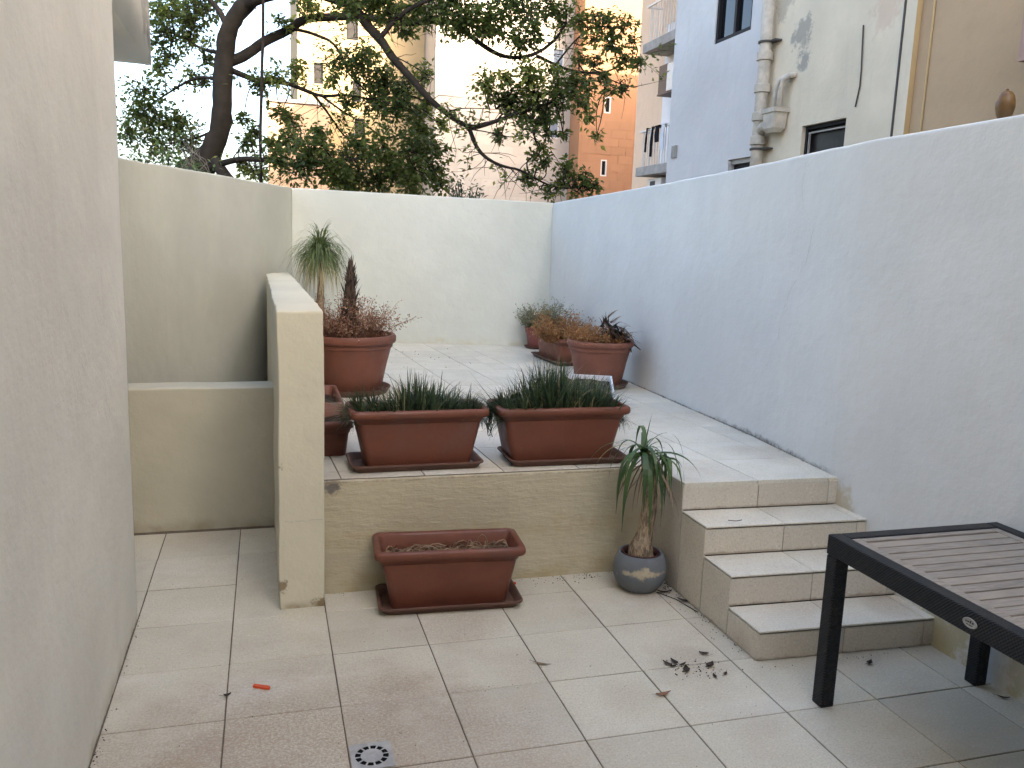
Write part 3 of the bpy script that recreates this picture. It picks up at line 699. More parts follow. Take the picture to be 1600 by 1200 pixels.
# --- peach block with two balconies
pb = empty('apartment_block', (11, 15, -0.6), 'peach rendered block with two small white railed balconies', 'building')
mb = MB(); mb.prism([(9.44, 13.32), (30, 13.32), (30, 14.8), (9.44, 14.8)], -0.6, 12.2); mb.build('wall', M['b_peach'], pb)
mb = MB(); mb.prism([(9.42, 8.6), (20, 8.6), (20, 13.318), (9.42, 13.318)], -0.6, 9.6); mb.build('side_wall', M['far_white'], pb)
for z1 in (6.36, 3.68):
    mb = MB(); mb.box((8.80, 9.0, z1-0.20), (9.418, 13.2, z1)); b_ = mb.build('balcony', M['concrete'], pb, False, 0.01)
    rl = MB(); zr = z1+0.80
    rl.box((8.83, 9.05, zr-0.035), (8.87, 13.16, zr)); rl.box((8.87, 13.12, zr-0.035), (9.41, 13.16, zr))
    y = 9.1
    while y < 13.1: rl.box((8.843, y, z1), (8.857, y+0.014, zr-0.035)); y += 0.125
    for k in range(4): rl.box((8.95+k*0.125, 13.133, z1), (8.964+k*0.125, 13.147, zr-0.035))
    rl.build('railing', M['rail'], b_)
mb = MB(); mb.box((8.98, 12.62, 6.55), (9.0, 12.66, 8.6)); mb.box((8.98, 9.5, 6.62), (8.995, 12.62, 8.55)); mb.build('screen', M['b_peach'], pb)
mb = MB(); mb.box((9.0, 11.6, 5.20), (9.417, 12.75, 5.235)); cab = mb.build('shelf', M['brown'], pb)
mb = MB(); mb.box((9.0, 12.3, 5.235), (9.417, 12.70, 5.82)); mb.build('cabinet', M['brown'], cab)
mb = MB(); mb.box((8.99, 11.7, 5.24), (9.41, 12.28, 5.80)); mb.build('unit', M['rail'], cab)
mb = MB(); mb.lathe([(0.0, -0.03), (0.04, -0.03), (0.04, 0.03), (0.0, 0.03)], (9.40, 12.45, 4.92), 8); mb.build('wall_lamp', M['pipe_dark'], pb)
mb = MB(); mb.box((9.0, 12.25, 3.10), (9.415, 12.95, 3.42)); un = mb.build('air_conditioner', M['rail'], pb, False, 0.015)
mb = MB(); mb.lathe([(0.11, 0.0), (0.11, 0.01)], (0, 0, 0), 12); 
fan = MB(); fan.box((8.992, 12.55, 3.17), (8.999, 12.80, 3.36)); fan.build('grille', M['pipe_dark'], un)
# garments drying on the lower balcony
def garment(name, label, y0, y1, ztop, zbot, mat, x=8.80):
    mb = MB(); n = 7; rows = []
    for r in range(6):
        z = ztop+(zbot-ztop)*r/5
        rows.append([(x-0.012*math.sin(k*1.9+r)-0.01*r*0.3, y0+(y1-y0)*(k/(n-1))*(1-0.04*r)+0.004*r, z+random.uniform(-.006, .006)) for k in range(n)])
    i = 0
    for side in (0, 0.012):
        base = len(mb.v)
        for rr in rows: mb.v += [(p[0]-side, p[1], p[2]) for p in rr]
        for r in range(5):
            for k in range(n-1): mb.face((base+r*n+k, base+r*n+k+1, base+(r+1)*n+k+1, base+(r+1)*n+k))
    # hem over the rail
    mb.box((x-0.014, y0, ztop-0.004), (x+0.075, y1, ztop+0.010))
    return tag(mb.build(name, mat, None, True), label, 'laundry', 'washing hung on the lower balcony')
garment('hanging_garment', 'narrow black garment drying at the outer end of the lower balcony rail', 12.66, 12.72, 4.49, 3.98, M['cloth_black'])
garment('hanging_garment', 'longest black garment drying on the lower balcony rail, second from its end', 12.36, 12.46, 4.49, 3.86, M['cloth_black'])
garment('hanging_garment', 'wide short black garment drying on the lower balcony rail', 12.05, 12.27, 4.49, 4.14, M['cloth_black'])
garment('hanging_garment', 'white garment drying below the balcony rail beside the black ones', 11.80, 11.98, 4.49, 3.95, M['cloth_white'])

# --- far limestone and orange blocks, their stone courses built block by block
mpy = lambda Y0: (lambda u, z, d: (u, Y0+d, z))
def courses(parent, mp, u0, u1, z0, z1, holes, mat, bl=0.56, bh=0.285):
    cache = {}
    z = z0; r = 0
    while z+bh <= z1+1e-6:
        u = u0-(bl/2 if r % 2 else 0)
        while u < u1-0.02:
            a, b = max(u, u0), min(u+bl, u1)
            if b-a > 0.06 and not any(a < h_[1]+0.02 and b > h_[0]-0.02 and z < h_[3]+0.02 and z+bh > h_[2]-0.02 for h_ in holes):
                key = round(b-a, 3)
                if key not in cache:
                    mb = MB(); boxm(mb, lambda q, w_, d: (q, d, w_), 0.004, key-0.004, 0.004, bh-0.004, -0.007, 0.0); cache[key] = mb.mesh('block', mat)
                p = mp(a, z, 0)
                inst('block', cache[key], (p[0], p[1]-0.001+random.uniform(-.002, .002), p[2]), parent)
            u += bl
        z += bh; r += 1
lb = empty('apartment_block', (8.6, 25, -0.6), 'pale limestone block with two bluish windows seen behind the tree branches', 'building')
holes = [(10.22, 10.62, 5.55, 6.17), (10.25, 10.7, 7.75, 8.6)]
fa = facade(mpy(24.0), 6.16, 11.45, -0.6, 17, holes, 0.15)
fa.prism([(6.16, 24.2), (11.45, 24.2), (11.45, 34), (6.16, 34)], -0.6, 17)
fa.build('wall', M['b_lime_wall'], lb)
for h_ in holes: window(mpy(24.0), *h_, 0.06, lb, M['frame_light'], M['glass_blue'], (), (), 0.05)
courses(lb, mpy(24.0), 7.0, 10.6, 2.9, 6.3, holes, M['b_lime'])
ob = empty('apartment_block', (12, 24, -0.6), 'orange stone block with narrow slit windows beside the peach block', 'building')
holes = [(11.87, 12.10, 4.28, 4.84), (11.90, 12.13, 6.40, 6.95), (11.92, 12.15, 8.45, 9.0)]
fa = facade(mpy(23.0), 11.02, 14.5, -0.6, 17.5, holes, 0.15)
fa.poly([(11.02, 23, -0.6), (11.02, 23, 17.5), (11.02, 24.0, 17.5), (11.02, 24.0, -0.6)])
fa.prism([(11.46, 23.2), (20, 23.2), (20, 34), (11.46, 34)], -0.6, 17.5)
fa.build('wall', M['b_orange_wall'], ob)
for h_ in holes: window(mpy(23.0), *h_, 0.05, ob, M['frame_light'], M['glass'], (), (), 0.045)
courses(ob, mpy(23.0), 11.10, 13.3, 3.3, 6.4, holes, M['b_orange'])
yb = empty('apartment_block', (4, 27, -0.6), 'yellow stone block with small dark windows behind the dense foliage', 'building')
holes = [(3.62, 3.92, 6.55, 7.25), (3.70, 4.05, 5.35, 6.0), (2.3, 2.62, 7.05, 7.75), (3.4, 3.8, 8.6, 9.3)]
fa = facade(mpy(26.0), 1.75, 6.14, -0.6, 16, holes, 0.15)
fa.prism([(1.75, 26.2), (6.14, 26.2), (6.14, 34), (1.75, 34)], -0.6, 16); fa.build('wall', M['b_yellow'], yb)
for h_ in holes: window(mpy(26.0), *h_, 0.06, yb, M['frame_dark'], M['glass_dull'], (), (), 0.05)
rb = empty('apartment_block', (1.6, 25.4, -0.6), 'low rose coloured building behind the hanging root of the tree', 'building')
mb = MB(); mb.prism([(0.75, 25.0), (2.75, 25.0), (2.75, 25.98), (0.75, 25.98)], -0.6, 6.2); mb.build('wall', M['b_rose'], rb)
mb = MB(); mb.box((0.70, 24.93, 6.2), (2.80, 25.985, 6.3)); mb.build('roof', M['concrete'], rb)

# ============================================================ planters
def rrect(w, d, r, n=4):
    pts = []
    for cx, cy, a0 in ((w/2-r, d/2-r, 0), (-w/2+r, d/2-r, 90), (-w/2+r, -d/2+r, 180), (w/2-r, -d/2+r, 270)):
        for k in range(n+1):
            a = R(a0+90*k/n); pts.append((cx+r*math.cos(a), cy+r*math.sin(a)))
    return pts
def xf(loc, rot):
    c, s = math.cos(rot), math.sin(rot)
    return lambda p: (loc[0]+p[0]*c-p[1]*s, loc[1]+p[0]*s+p[1]*c, loc[2]+p[2])
def loft(prof, X, close0=True, close1=True, r=0.03, n=4):
    rr = []
    for w, d, z in prof:
        rr.append([X((a, b, z)) for a, b in rrect(w, d, min(r, w*.45, d*.45), n)])
    mb = MB(); mb.rings(rr, close0, close1); return mb
def planter(loc, rot, W0, D0, W1, D1, H, label, mat, soil_z, soil_label=None, name='planter_box', rim=0.026, group=None):
    """tapered rectangular tub with a thick rolled rim and end lugs"""
    o = empty(name, loc, label, 'planter', group)
    X = xf(loc, rot); t = 0.008
    # W1, D1 is the outer size of the rim
    wi, di = W1-2*rim, D1-2*rim
    f = lambda z: (W0+(wi-W0)*z/H, D0+(di-D0)*z/H)
    p = []
    for z in (0.0, 0.006, H*0.45, H-0.075): a, b = f(z); p.append((a-(0.006 if z == 0 else 0), b-(0.006 if z == 0 else 0), z))
    a, b = f(H-0.072); p += [(a+0.008, b+0.008, H-0.073), (wi+0.010, di+0.010, H-0.044)]
    p += [(W1-0.012, D1-0.012, H-0.044), (W1-0.002, D1-0.002, H-0.036), (W1, D1, H-0.022), (W1-0.006, D1-0.006, H-0.006), (W1-0.020, D1-0.020, H),
          (wi-0.006, di-0.006, H-0.001), (wi-2*t-0.004, di-2*t-0.004, H-0.010)]
    a, b = f(soil_z-0.02); p.append((a-2*t, b-2*t, soil_z-0.02))
    mb = loft(p, X, True, False, 0.035)
    mb.build('tub', mat, o, True).modifiers.new('e', 'EDGE_SPLIT').split_angle = R(50)
    a, b = f(soil_z); s = MB(); nx, ny = 26, 10; i0 = len(s.v)
    for j in range(ny+1):
        for i in range(nx+1):
            u, v = (i/nx-.5)*(a-2*t-0.002), (j/ny-.5)*(b-2*t-0.002)
            q = X((u, v, soil_z+0.014*noise.noise(Vector((u*9+loc[0], v*9, 2)))+0.006*noise.noise(Vector((u*40, v*40, loc[1]))))); s.v.append(q)
    for j in range(ny):
        for i in range(nx): k = j*(nx+1)+i; s.face((k, k+1, k+nx+2, k+nx+1))
    s.build('soil', M['soil'], o)
    return o, X, f
def tray(loc, rot, W_, D_, label, hgt=0.045, mat='tray', group=None):
    X = xf(loc, rot)
    p = [(W_-0.07, D_-0.07, 0.0), (W_-0.055, D_-0.055, 0.002), (W_-0.018, D_-0.018, hgt-0.012), (W_, D_, hgt-0.010), (W_, D_, hgt-0.001), (W_-0.006, D_-0.006, hgt),
         (W_-0.022, D_-0.022, hgt-0.002), (W_-0.062, D_-0.062, 0.008)]
    o = loft(p, X, True, True, 0.04).build('planter_tray', M[mat], None, True)
    o.modifiers.new('e', 'EDGE_SPLIT').split_angle = R(45)
    return tag(o, label, 'drip tray', group)
G_T = 'trays under the rectangular planters'
G_P = 'rectangular terracotta coloured planters'
t1 = tray((1.425, -0.425, TH), 0.01, 0.745, 0.33, 'dusty brown tray under the grass planter nearest the divider wall', group=G_T)
p1, X1, f1 = planter((1.435, -0.42, TH+0.009), 0.02, 0.58, 0.24, 0.775, 0.345, 0.335, 'terracotta coloured planter full of shorter grass on the ledge by the divider wall', M['terra'], 0.27, group=G_P)
t2 = tray((2.315, -0.425, TH), -0.01, 0.725, 0.36, 'dusty brown tray on the ledge under the planter with the taller grass', group=G_T)
p2, X2, f2 = planter((2.275, -0.43, TH+0.009), -0.005, 0.60, 0.25, 0.80, 0.355, 0.335, 'terracotta coloured planter with the taller spreading grass, near the steps', M['terra'], 0.26, group=G_P)
t3 = tray((1.54, -0.885, 0), -0.055, 0.755, 0.335, 'brown tray on the courtyard floor under the empty planter', group=G_T)
p3, X3, f3 = planter((1.535, -0.875, 0.009), -0.075, 0.60, 0.225, 0.785, 0.33, 0.325, 'planter without plants, only dry straw inside, standing on the lower floor', M['terra'], 0.232, group=G_P)
# dry straw on the soil of the empty planter
mb = MB()
for _ in range(420):
    u, v = random.uniform(-.33, .33), random.uniform(-.11, .11); a = random.uniform(0, 6.28); L = random.uniform(.03, .13)
    pts = []; z = 0.238+random.uniform(0, .026); lift = random.uniform(-.01, .03)
    for k in range(4):
        q = k/3-.5; uu = max(-.34, min(.34, u+math.cos(a+q*.3)*L*q)); vv = max(-.12, min(.12, v+math.sin(a+q*.3)*L*q))
        pts.append(X3((uu, vv, z+lift*(0.25-q*q)*3)))
    mb.ribbon(pts, [0.006, 0.008, 0.006, 0.003], (math.sin(a)*.7, -math.cos(a)*.7, .5), random.random())
for _ in range(5):
    u = random.uniform(.12, .28); v = random.uniform(-.05, .08); hh = random.uniform(.05, .10); r_ = random.uniform(.03, .06); a = random.uniform(0, 6.28)
    pts = [X3((u+math.cos(a)*r_*(1-math.cos(k*.52)), v+math.sin(a)*r_*(1-math.cos(k*.52))*.5, .238+hh*math.sin(k*.52))) for k in range(7)]
    mb.tube(pts, 0.0022, 4, 0.9)
tag(mb.build('dry_straw', M['straw']), 'dry straw and dead stalks lying on the soil of the empty planter', 'straw', kind='stuff')

def blade(mb, p, az, el, L, w, droop, t, n=6, twist=0.0):
    p = Vector(p); d = Vector((math.cos(az)*math.cos(el), math.sin(az)*math.cos(el), math.sin(el)))
    side = Vector((-math.sin(az), math.cos(az), twist)).normalized()
    pts = [p.copy()]; ws = [w*.8]
    for k in range(n):
        f = (k+1)/n
        d = (d+Vector((0, 0, -droop*(0.4+f)/n))).normalized()
        p = p+d*(L/n); pts.append(p.copy()); ws.append(w*(1.0 if f < .5 else max(0.12, 2*(1-f))))
    mb.ribbon(pts, ws, side, t)
def grass(X, W_, D_, z, n, Lr, label, lean=0.0, extra=None):
    mb = MB()
    for _ in range(n):
        u = random.uniform(-.5, .5); v = random.uniform(-.5, .5)
        # tufts: pull towards the nearest of a few centres
        tc = round(u*9)/9; u = u*.45+tc*.55+random.gauss(0, .01)
        az = math.atan2(v*D_*2+random.gauss(0, .35), u*W_*1.3+random.gauss(0, .35)+lean)
        el = R(min(88, max(8, 84-70*abs(2*u)**1.3+random.gauss(0, 15)))); az = (0 if u+random.gauss(0, .12) > 0 else math.pi)+random.gauss(0, .75)
        if math.sin(az) < -.2 and el < R(62): el = R(random.uniform(52, 84))
        L = random.uniform(*Lr)*(1.0-1.5*u*u)*(0.72+0.5*noise.noise(Vector((u*5, v*3, Lr[0]*40)))+.1)
        P_ = X((u*W_, v*D_, z))
        r_ = random.random(); tt = 0.95 if r_ < .10 else random.uniform(0, .78)
        blade(mb, P_, az, el, L, random.uniform(.0055, .0095), random.uniform(.4, 3.0)*(.5 if math.sin(az) < -.2 else 1), tt, 6)
    if extra: extra(mb)
    return tag(mb.build('grass_clump', M['grass']), label, 'plant', 'grasses growing in the ledge planters')
def ex1(mb):
    for _ in range(70):                          # lolling over towards the divider wall
        blade(mb, X1((random.uniform(-.36, -.24), random.uniform(-.1, .12), .285)), R(random.uniform(150, 210)), R(random.uniform(12, 50)), random.uniform(.13, .25), .008, random.uniform(.1, .7), random.random(), 6)
grass(X1, .69, .26, .272, 2000, (.16, .285), 'shorter dark green grass crowding the planter nearest the divider wall', 0.0, ex1)
def ex2(mb):
    for _ in range(110):
        blade(mb, X2((random.uniform(-.38, -.22), random.uniform(-.1, .14), .27)), R(random.uniform(150, 205)), R(random.uniform(14, 58)), random.uniform(.18, .32), .009, random.uniform(.1, .8), random.random()*.8, 6)
    for _ in range(16):                          # dead roots hanging over the end
        u = -.395+random.uniform(-.02, .005); y = random.uniform(-.06, .02)
        pts = [X2((u+.06, y, .30)), X2((u, y, .345)), X2((u-.016, y-.005, .30))]+[X2((u-.016+random.uniform(-.012, .012), y+random.uniform(-.01, .01), .30-.03*k)) for k in range(1, random.randint(3, 6))]
        mb.tube(pts, .0022, 3, .05)
grass(X2, .70, .27, .262, 2500, (.21, .355), 'taller blue green grass spilling out of the planter near the steps', -.02, ex2)

# small soil troughs between the big pot and the divider wall
G_S = 'small troughs beside the divider wall'
planter((0.985, 0.02, TH), 0.0, .16, .40, .235, .50, .215, 'small trough of bare soil behind the end of the ledge planter', M['terra'], .15, name='planter_box', rim=.014, group=G_S)
planter((0.985, 0.68, TH), 0.0, .16, .56, .235, .68, .215, 'longer trough of bare soil in front of the biggest round pot', M['terra'], .15, name='planter_box', rim=.014, group=G_S)

# white box behind the taller grass
wbx = empty('foam_box', (2.83, .62, TH), 'open white polystyrene box of soil behind the taller grass', 'box')
def foambox(loc, rot, w, d, hgt, t):
    X = xf(loc, rot); mb = MB()
    pr = [(w-.02, d-.02, 0), (w, d, hgt*.5), (w, d, hgt), (w-2*t, d-2*t, hgt), (w-2*t-.01, d-2*t-.01, hgt-.06)]
    return loft(pr, X, True, False, .012, 2), X
mb, XB = foambox((2.845, .585, TH), R(-21.5), .42, 1.50, .225, .014)
mb.build('box', M['foam'], wbx)
mb = MB(); nx, ny = 8, 22
for j in range(ny+1):
    for i in range(nx+1):
        mb.v.append(XB(((i/nx-.5)*.385, (j/ny-.5)*1.46, .185+.02*noise.noise(Vector((i*.7, j*.7, 1))))))
for j in range(ny):
    for i in range(nx): k = j*(nx+1)+i; mb.face((k, k+1, k+nx+2, k+nx+1))
mb.build('soil', M['soil'], wbx)
mb = MB()
for _ in range(420):
    blade(mb, XB((random.uniform(-.17, .17), random.uniform(-.7, .62), .185)), random.uniform(0, 6.28), R(random.uniform(25, 85)), random.uniform(.04, .10), .006, random.uniform(.6, 1.6), random.choice((random.random()*.7, .95)), 4)
tag(mb.build('grass_clump', M['grass']), 'low half dry grass growing inside the white polystyrene box', 'plant')

# ============================================================ round pots
def round_pot(c, r0, r1, hgt, label, mat, soil=.05, rim=.03, rimh=.05, n=40, name='flower_pot', group='round terracotta coloured pots'):
    o = empty(name, c, label, 'flower pot', group)
    mb = MB()
    rm = r1-rim
    mb.lathe([(r0-.006, 0), (r0, .006), (r0+(rm-r0)*.55, hgt*.5), (rm-.004, hgt-rimh-.04), (rm+.006, hgt-rimh-.038), (rm+.010, hgt-rimh), (r1-.008, hgt-rimh), (r1, hgt-rimh+.010), (r1, hgt-.014), (r1-.010, hgt), (rm, hgt-.001), (rm-.008, hgt-.012), (rm-.014, hgt-soil-.01)], c, n)
    p_ = mb.build('tub', mat, o, True); p_.modifiers.new('e', 'EDGE_SPLIT').split_angle = R(50)
    mb = MB(); mb.lathe([(rm-.012, hgt-soil-.02), (rm*.7, hgt-soil+.006), (rm*.35, hgt-soil), (.002, hgt-soil+.006)], c, 24, .02, False, True)
    mb.build('soil', M['soil'], o, True)
    return o
def saucer(c, r, label, mat='tray', hgt=.04):
    mb = MB(); mb.lathe([(r-.035, 0), (r-.03, .002), (r-.004, hgt-.006), (r, hgt), (r-.008, hgt), (r-.035, .008), (.01, .008)], c, 32, 0, True, True)
    o = mb.build('pot_saucer', M[mat], None, True); o.modifiers.new('e', 'EDGE_SPLIT').split_angle = R(45)
    return tag(o, label, 'saucer', 'saucers under the round pots')
BP = (1.285, 1.93, TH)
saucer(BP, .335, 'wide saucer under the biggest round pot beside the divider', hgt=.05)
round_pot((BP[0], BP[1], TH+.009), .255, .375, .475, 'biggest round terracotta coloured pot, holding the dead spiky plant', M['terra_big'], .06, .035, .065)
RP = (3.535, 2.02, TH)
saucer(RP, .275, 'saucer under the round pot standing against the long white wall', hgt=.045)
round_pot((RP[0], RP[1], TH+.009), .205, .305, .415, 'round terracotta coloured pot of brown withered plants against the long white wall', M['terra_far'], .05, .028, .05)
FP = (3.79, 4.66, TH)
saucer(FP, .155, 'small saucer under the reddish pot in the far corner', hgt=.03)
round_pot((FP[0], FP[1], TH+.009), .105, .150, .255, 'small reddish round pot in the far corner of the terrace', M['terra_red'], .03, .014, .03, 28)
tray((3.72, 3.60, TH), R(91.5), .86, .40, 'brown tray under the planter with the orange withered plants', group=G_T)
p4, X4, f4 = planter((3.725, 3.60, TH+.009), R(91.5), .66, .26, .84, .37, .275, 'planter of orange withered plants standing lengthwise along the long white wall', M['terra_far'], .22, group=G_P)
OP = X4((-.02, .085, .225))
round_pot(OP, .042, .066, .125, 'tiny orange pot set inside the planter of withered plants', M['orange'] if False else M['terra_far'], .015, .008, .02, 20)

# ============================================================ plants in pots
def dry_bush(c, rad, hgt, n, leaves, mat, name, label, spread=1.0, leafL=.02, z_in=0.0, skew=(0, 0), curl=.5):
    mb = MB()
    for _ in range(n):
        a = random.uniform(0, 6.28); r0 = rad*.75*math.sqrt(random.random())
        p = Vector((c[0]+math.cos(a)*r0, c[1]+math.sin(a)*r0, c[2]+z_in))
        L = hgt*random.uniform(.55, 1.1); d = Vector((math.cos(a)*spread*random.uniform(.1, .9)+skew[0], math.sin(a)*spread*random.uniform(.1, .9)+skew[1], 1)).normalized()
        pts = [p.copy()]; k_ = 7; tt = random.uniform(.1, .8)
        for k in range(k_):
            d = (d+Vector((random.gauss(0, .16), random.gauss(0, .16), random.gauss(-.03, .10)))).normalized(); p = p+d*L/k_; pts.append(p.copy())
        mb.tube(pts, [.003*(1-.6*k/k_) for k in range(k_+1)], 3, tt*.6, False)
        for q in range(leaves):
            f = random.uniform(.25, 1)*k_; k = min(k_-1, int(f)); P_ = pts[k].lerp(pts[k+1], f-k)
            dd = Vector((random.gauss(0, 1), random.gauss(0, 1), random.gauss(.1, .8))).normalized()
            # short side stalk then the leaf
            s2 = P_+dd*random.uniform(.006, .05)
            if q % 3 == 0: mb.tube([P_, s2], .0013, 3, tt*.5, False)
            mb.leaf(s2, (dd+Vector((random.gauss(0, curl), random.gauss(0, curl), random.gauss(0, curl)))), (random.gauss(0, 1), random.gauss(0, 1), 1), leafL*random.uniform(.6, 1.4), leafL*random.uniform(.3, .65), min(1, max(0, tt+random.gauss(0, .25))))
    return tag(mb.build(name, mat), label, 'plant')
# biggest pot: skirt of dried weed round a dead spike
dry_bush((BP[0], BP[1], TH+.425), .33, .37, 150, 30, M['drybrown'], 'dried_weed', 'dry reddish brown weed ringing the dead spike in the biggest pot', 1.0, .021)
mb = MB()
mb.tube([(BP[0]-.02, BP[1]-.05, TH+.40), (BP[0]-.015, BP[1]-.05, 1.30), (BP[0]-.005, BP[1]-.05, 1.55), (BP[0], BP[1]-.05, 1.70)], [.06, .055, .032, .010], 10, .3, True, .3)
for k in range(190):
    f = random.random()**.9; z = 1.06+f*.58; a = random.uniform(0, 6.28); r_ = .066*(1-f)+.016
    L = random.uniform(.07, .15)*(1.1-.4*f)
    p = Vector((BP[0]-.02+.02*f+math.cos(a)*r_, BP[1]-.05+math.sin(a)*r_, z))
    out = random.random() < .42
    blade(mb, p, a, R(random.uniform(68, 88) if not out else random.uniform(40, 66)), L, random.uniform(.016, .028)*(1.15-.55*f), random.uniform(-.5, .4) if not out else random.uniform(-1.6, 1.4), random.uniform(0, .9), 4)
for k in range(10):
    blade(mb, (BP[0]+random.gauss(0, .008), BP[1]-.05+random.gauss(0, .008), 1.60), random.uniform(0, 6.28), R(random.uniform(80, 90)), random.uniform(.10, .16), .014, .05, random.uniform(0, .5), 4)
tag(mb.build('dead_spiky_plant', M['deadleaf']), 'dead dark spike of shrivelled upright leaves in the biggest pot', 'plant')
# round pot by the long wall
dry_bush((RP[0]-.03, RP[1], TH+.385), .25, .17, 120, 26, M['dryorange'], 'dried_weed', 'brown withered weed overhanging the round pot by the long white wall', 1.6, .024)
mb = MB()
bx, by, bz = RP[0]+.06, RP[1]-.06, TH+.40
for k in range(200):                             # collapsed head of dead leaves, leaning over the rim
    f = random.random(); p = Vector((bx+.17*f-.06+random.gauss(0, .035), by-.04+random.gauss(0, .05), bz+.19*(1-abs(f-.2))-.03+random.gauss(0, .03)))
    blade(mb, p, random.gauss(-.25, .7), R(random.uniform(-55, 50)), random.uniform(.09, .20), random.uniform(.014, .030), random.uniform(.3, 1.4), random.uniform(0, .9), 4)
for k in range(26):
    blade(mb, (bx-.04+random.gauss(0, .02), by-.03, bz+.17), random.uniform(0, 6.28), R(random.uniform(20, 85)), random.uniform(.07, .13), .012, .6, random.uniform(0, .4), 4)
mb.tube([(bx+.10, by-.03, bz+.05), (bx+.20, by-.06, bz+.01), (bx+.27, by-.10, bz-.05)], [.014, .010, .004], 5, .1)
tag(mb.build('dead_spiky_plant', M['deadleaf']), 'toppled dead rosette with blackened leaves in the round pot by the long wall', 'plant')
# planter along the wall
cx, cy, cz = 3.70, 3.50, TH+.225
mbx = dry_bush((cx-.03, cy-.10, cz), .24, .34, 150, 30, M['dryorange'], 'dried_weed', 'tangled orange brown weed filling the planter along the long wall', 1.1, .027)
dry_bush((OP[0], OP[1], OP[2]+.10), .05, .36, 26, 24, M['sage'], 'potted_succulent', 'upright greyish shoots growing from the tiny pot in the planter', .5, .022)
dry_bush((FP[0]-.01, FP[1]-.02, TH+.225), .12, .32, 75, 26, M['sage'], 'potted_succulent', 'bushy greyish green plant in the small reddish corner pot', .95, .028)

# ponytail palm in the corner by the divider wall
pp = empty('ponytail_palm', (1.18, 4.35, TH), 'tall ponytail palm with a thin leafed crown in the far corner behind the divider', 'plant')
round_pot((1.18, 4.35, TH), .15, .20, .28, 'round pot of the tall ponytail palm hidden in the far corner', M['terra_big'], .04, .02, .04, 24)
mb = MB(); mb.tube([(1.18, 4.35, TH+.22), (1.18, 4.35, TH+.36), (1.19, 4.35, 1.15), (1.20, 4.35, 1.4), (1.19, 4.35, 1.66)], [.09, .075, .040, .034, .03], 10, .5, True, .25)
mb.build('trunk', M['trunk'], pp, True)
mb = MB()
for k in range(620):
    a = random.uniform(0, 6.28); e = R(random.choice((random.uniform(45, 85), random.uniform(15, 65))))
    blade(mb, (1.19+random.gauss(0, .015), 4.35+random.gauss(0, .015), 1.68+random.uniform(-.05, .05)), a, e, random.uniform(.30, .56), .010, random.uniform(2.4, 4.6), random.uniform(0, .75), 9)
for k in range(16): blade(mb, (1.17, 4.35, 1.70), random.gauss(2.6, 1.0), R(random.uniform(72, 88)), random.uniform(.22, .34), .010, .15, random.uniform(0, .5), 5)
for k in range(170):
    a = random.uniform(0, 6.28)
    blade(mb, (1.19+math.cos(a)*.04, 4.35+math.sin(a)*.04, 1.64+random.uniform(-.1, .02)), a, R(random.uniform(-10, 55)), random.uniform(.30, .62), .007, random.uniform(3.5, 6.0), random.uniform(.84, 1.0), 8)
mb.build('leaves', M['pony'], pp)

# ponytail palm in the grey pot
GX, GY = 2.625, -0.935
gp = empty('flower_pot', (GX, GY, 0), 'rounded blue grey pot with a pale peeling band at the foot of the steps', 'flower pot')
mb = MB(); mb.lathe([(.085, 0), (.098, .006), (.132, .045), (.150, .095), (.151, .135), (.143, .175), (.127, .208), (.122, .216), (.114, .217), (.108, .208), (.112, .16)], (GX, GY, 0), 40)
mb.build('bowl', M['greypot'], gp, True)
mb = MB(); mb.lathe([(.103, .10), (.104, .212), (.107, .219), (.099, .219), (.096, .19)], (GX, GY, 0), 32, 0, False, False); mb.build('liner', M['potin'], gp, True)
mb = MB(); mb.lathe([(.11, .178), (.06, .185), (.004, .186)], (GX, GY, 0), 24, .02, False, True); mb.build('soil', M['soil'], gp, True)
yp = empty('yucca_palm', (GX, GY, .18), 'stubby palm with a swollen trunk and drooping strap leaves in the grey pot', 'plant')
mb = MB()
tp = [(GX, GY, .17), (GX, GY, .20), (GX+.002, GY, .245), (GX+.006, GY, .275), (GX+.012, GY, .30), (GX+.022, GY, .36), (GX+.032, GY, .45), (GX+.036, GY, .55), (GX+.032, GY, .64), (GX+.018, GY, .72), (GX+.002, GY, .79)]
mb.tube(tp, [.070, .072, .066, .055, .048, .045, .042, .039, .040, .040, .030], 16, .5, True, .14)
mb.build('trunk', M['trunk'], yp, True)
mb = MB(); hx, hy_, hz = GX-.02, GY, .82
for k in range(27):
    a = k*2.399+random.gauss(0, .2); e = R(random.uniform(12, 72))
    blade(mb, (hx+random.gauss(0, .014), hy_+random.gauss(0, .014), hz-random.uniform(0, .06)), a, e, random.uniform(.20, .44), random.uniform(.014, .028), random.uniform(2.6, 7.5), random.uniform(0, .78), 12, random.gauss(0, .3))
for k in range(17):                              # second smaller head leaning to the steps
    a = k*2.399; blade(mb, (hx+.11+random.gauss(0, .014), hy_-.02, hz-.07), a, R(random.uniform(10, 70)), random.uniform(.16, .30), random.uniform(.012, .020), random.uniform(4.5, 8), random.uniform(0, .75), 11, random.gauss(0, .35))
for a, e, L, w, dr, tt in ((R(176), R(38), .40, .010, 3.2, .9), (R(15), R(48), .46, .009, 5.2, .4), (R(-8), R(40), .44, .008, 5.6, .5), (R(10), R(62), .44, .007, 4.6, .3), (R(40), R(75), .22, .007, .8, .2),
                       (R(196), R(10), .42, .028, 6.0, .25), (R(215), R(5), .50, .026, 6.5, .3), (R(262), R(10), .50, .026, 7.5, .35), (R(290), R(10), .46, .026, 7.5, .2), (R(250), R(30), .40, .03, 7, .1)):
    blade(mb, (hx, hy_, hz-.03), a, e, L, w, dr, tt, 14)
mb.tube([(hx+.09, hy_-.02, hz-.10), (hx+.06, hy_-.01, hz-.17), (hx+.035, hy_, hz-.24)], [.018, .022, .024], 7, .9)
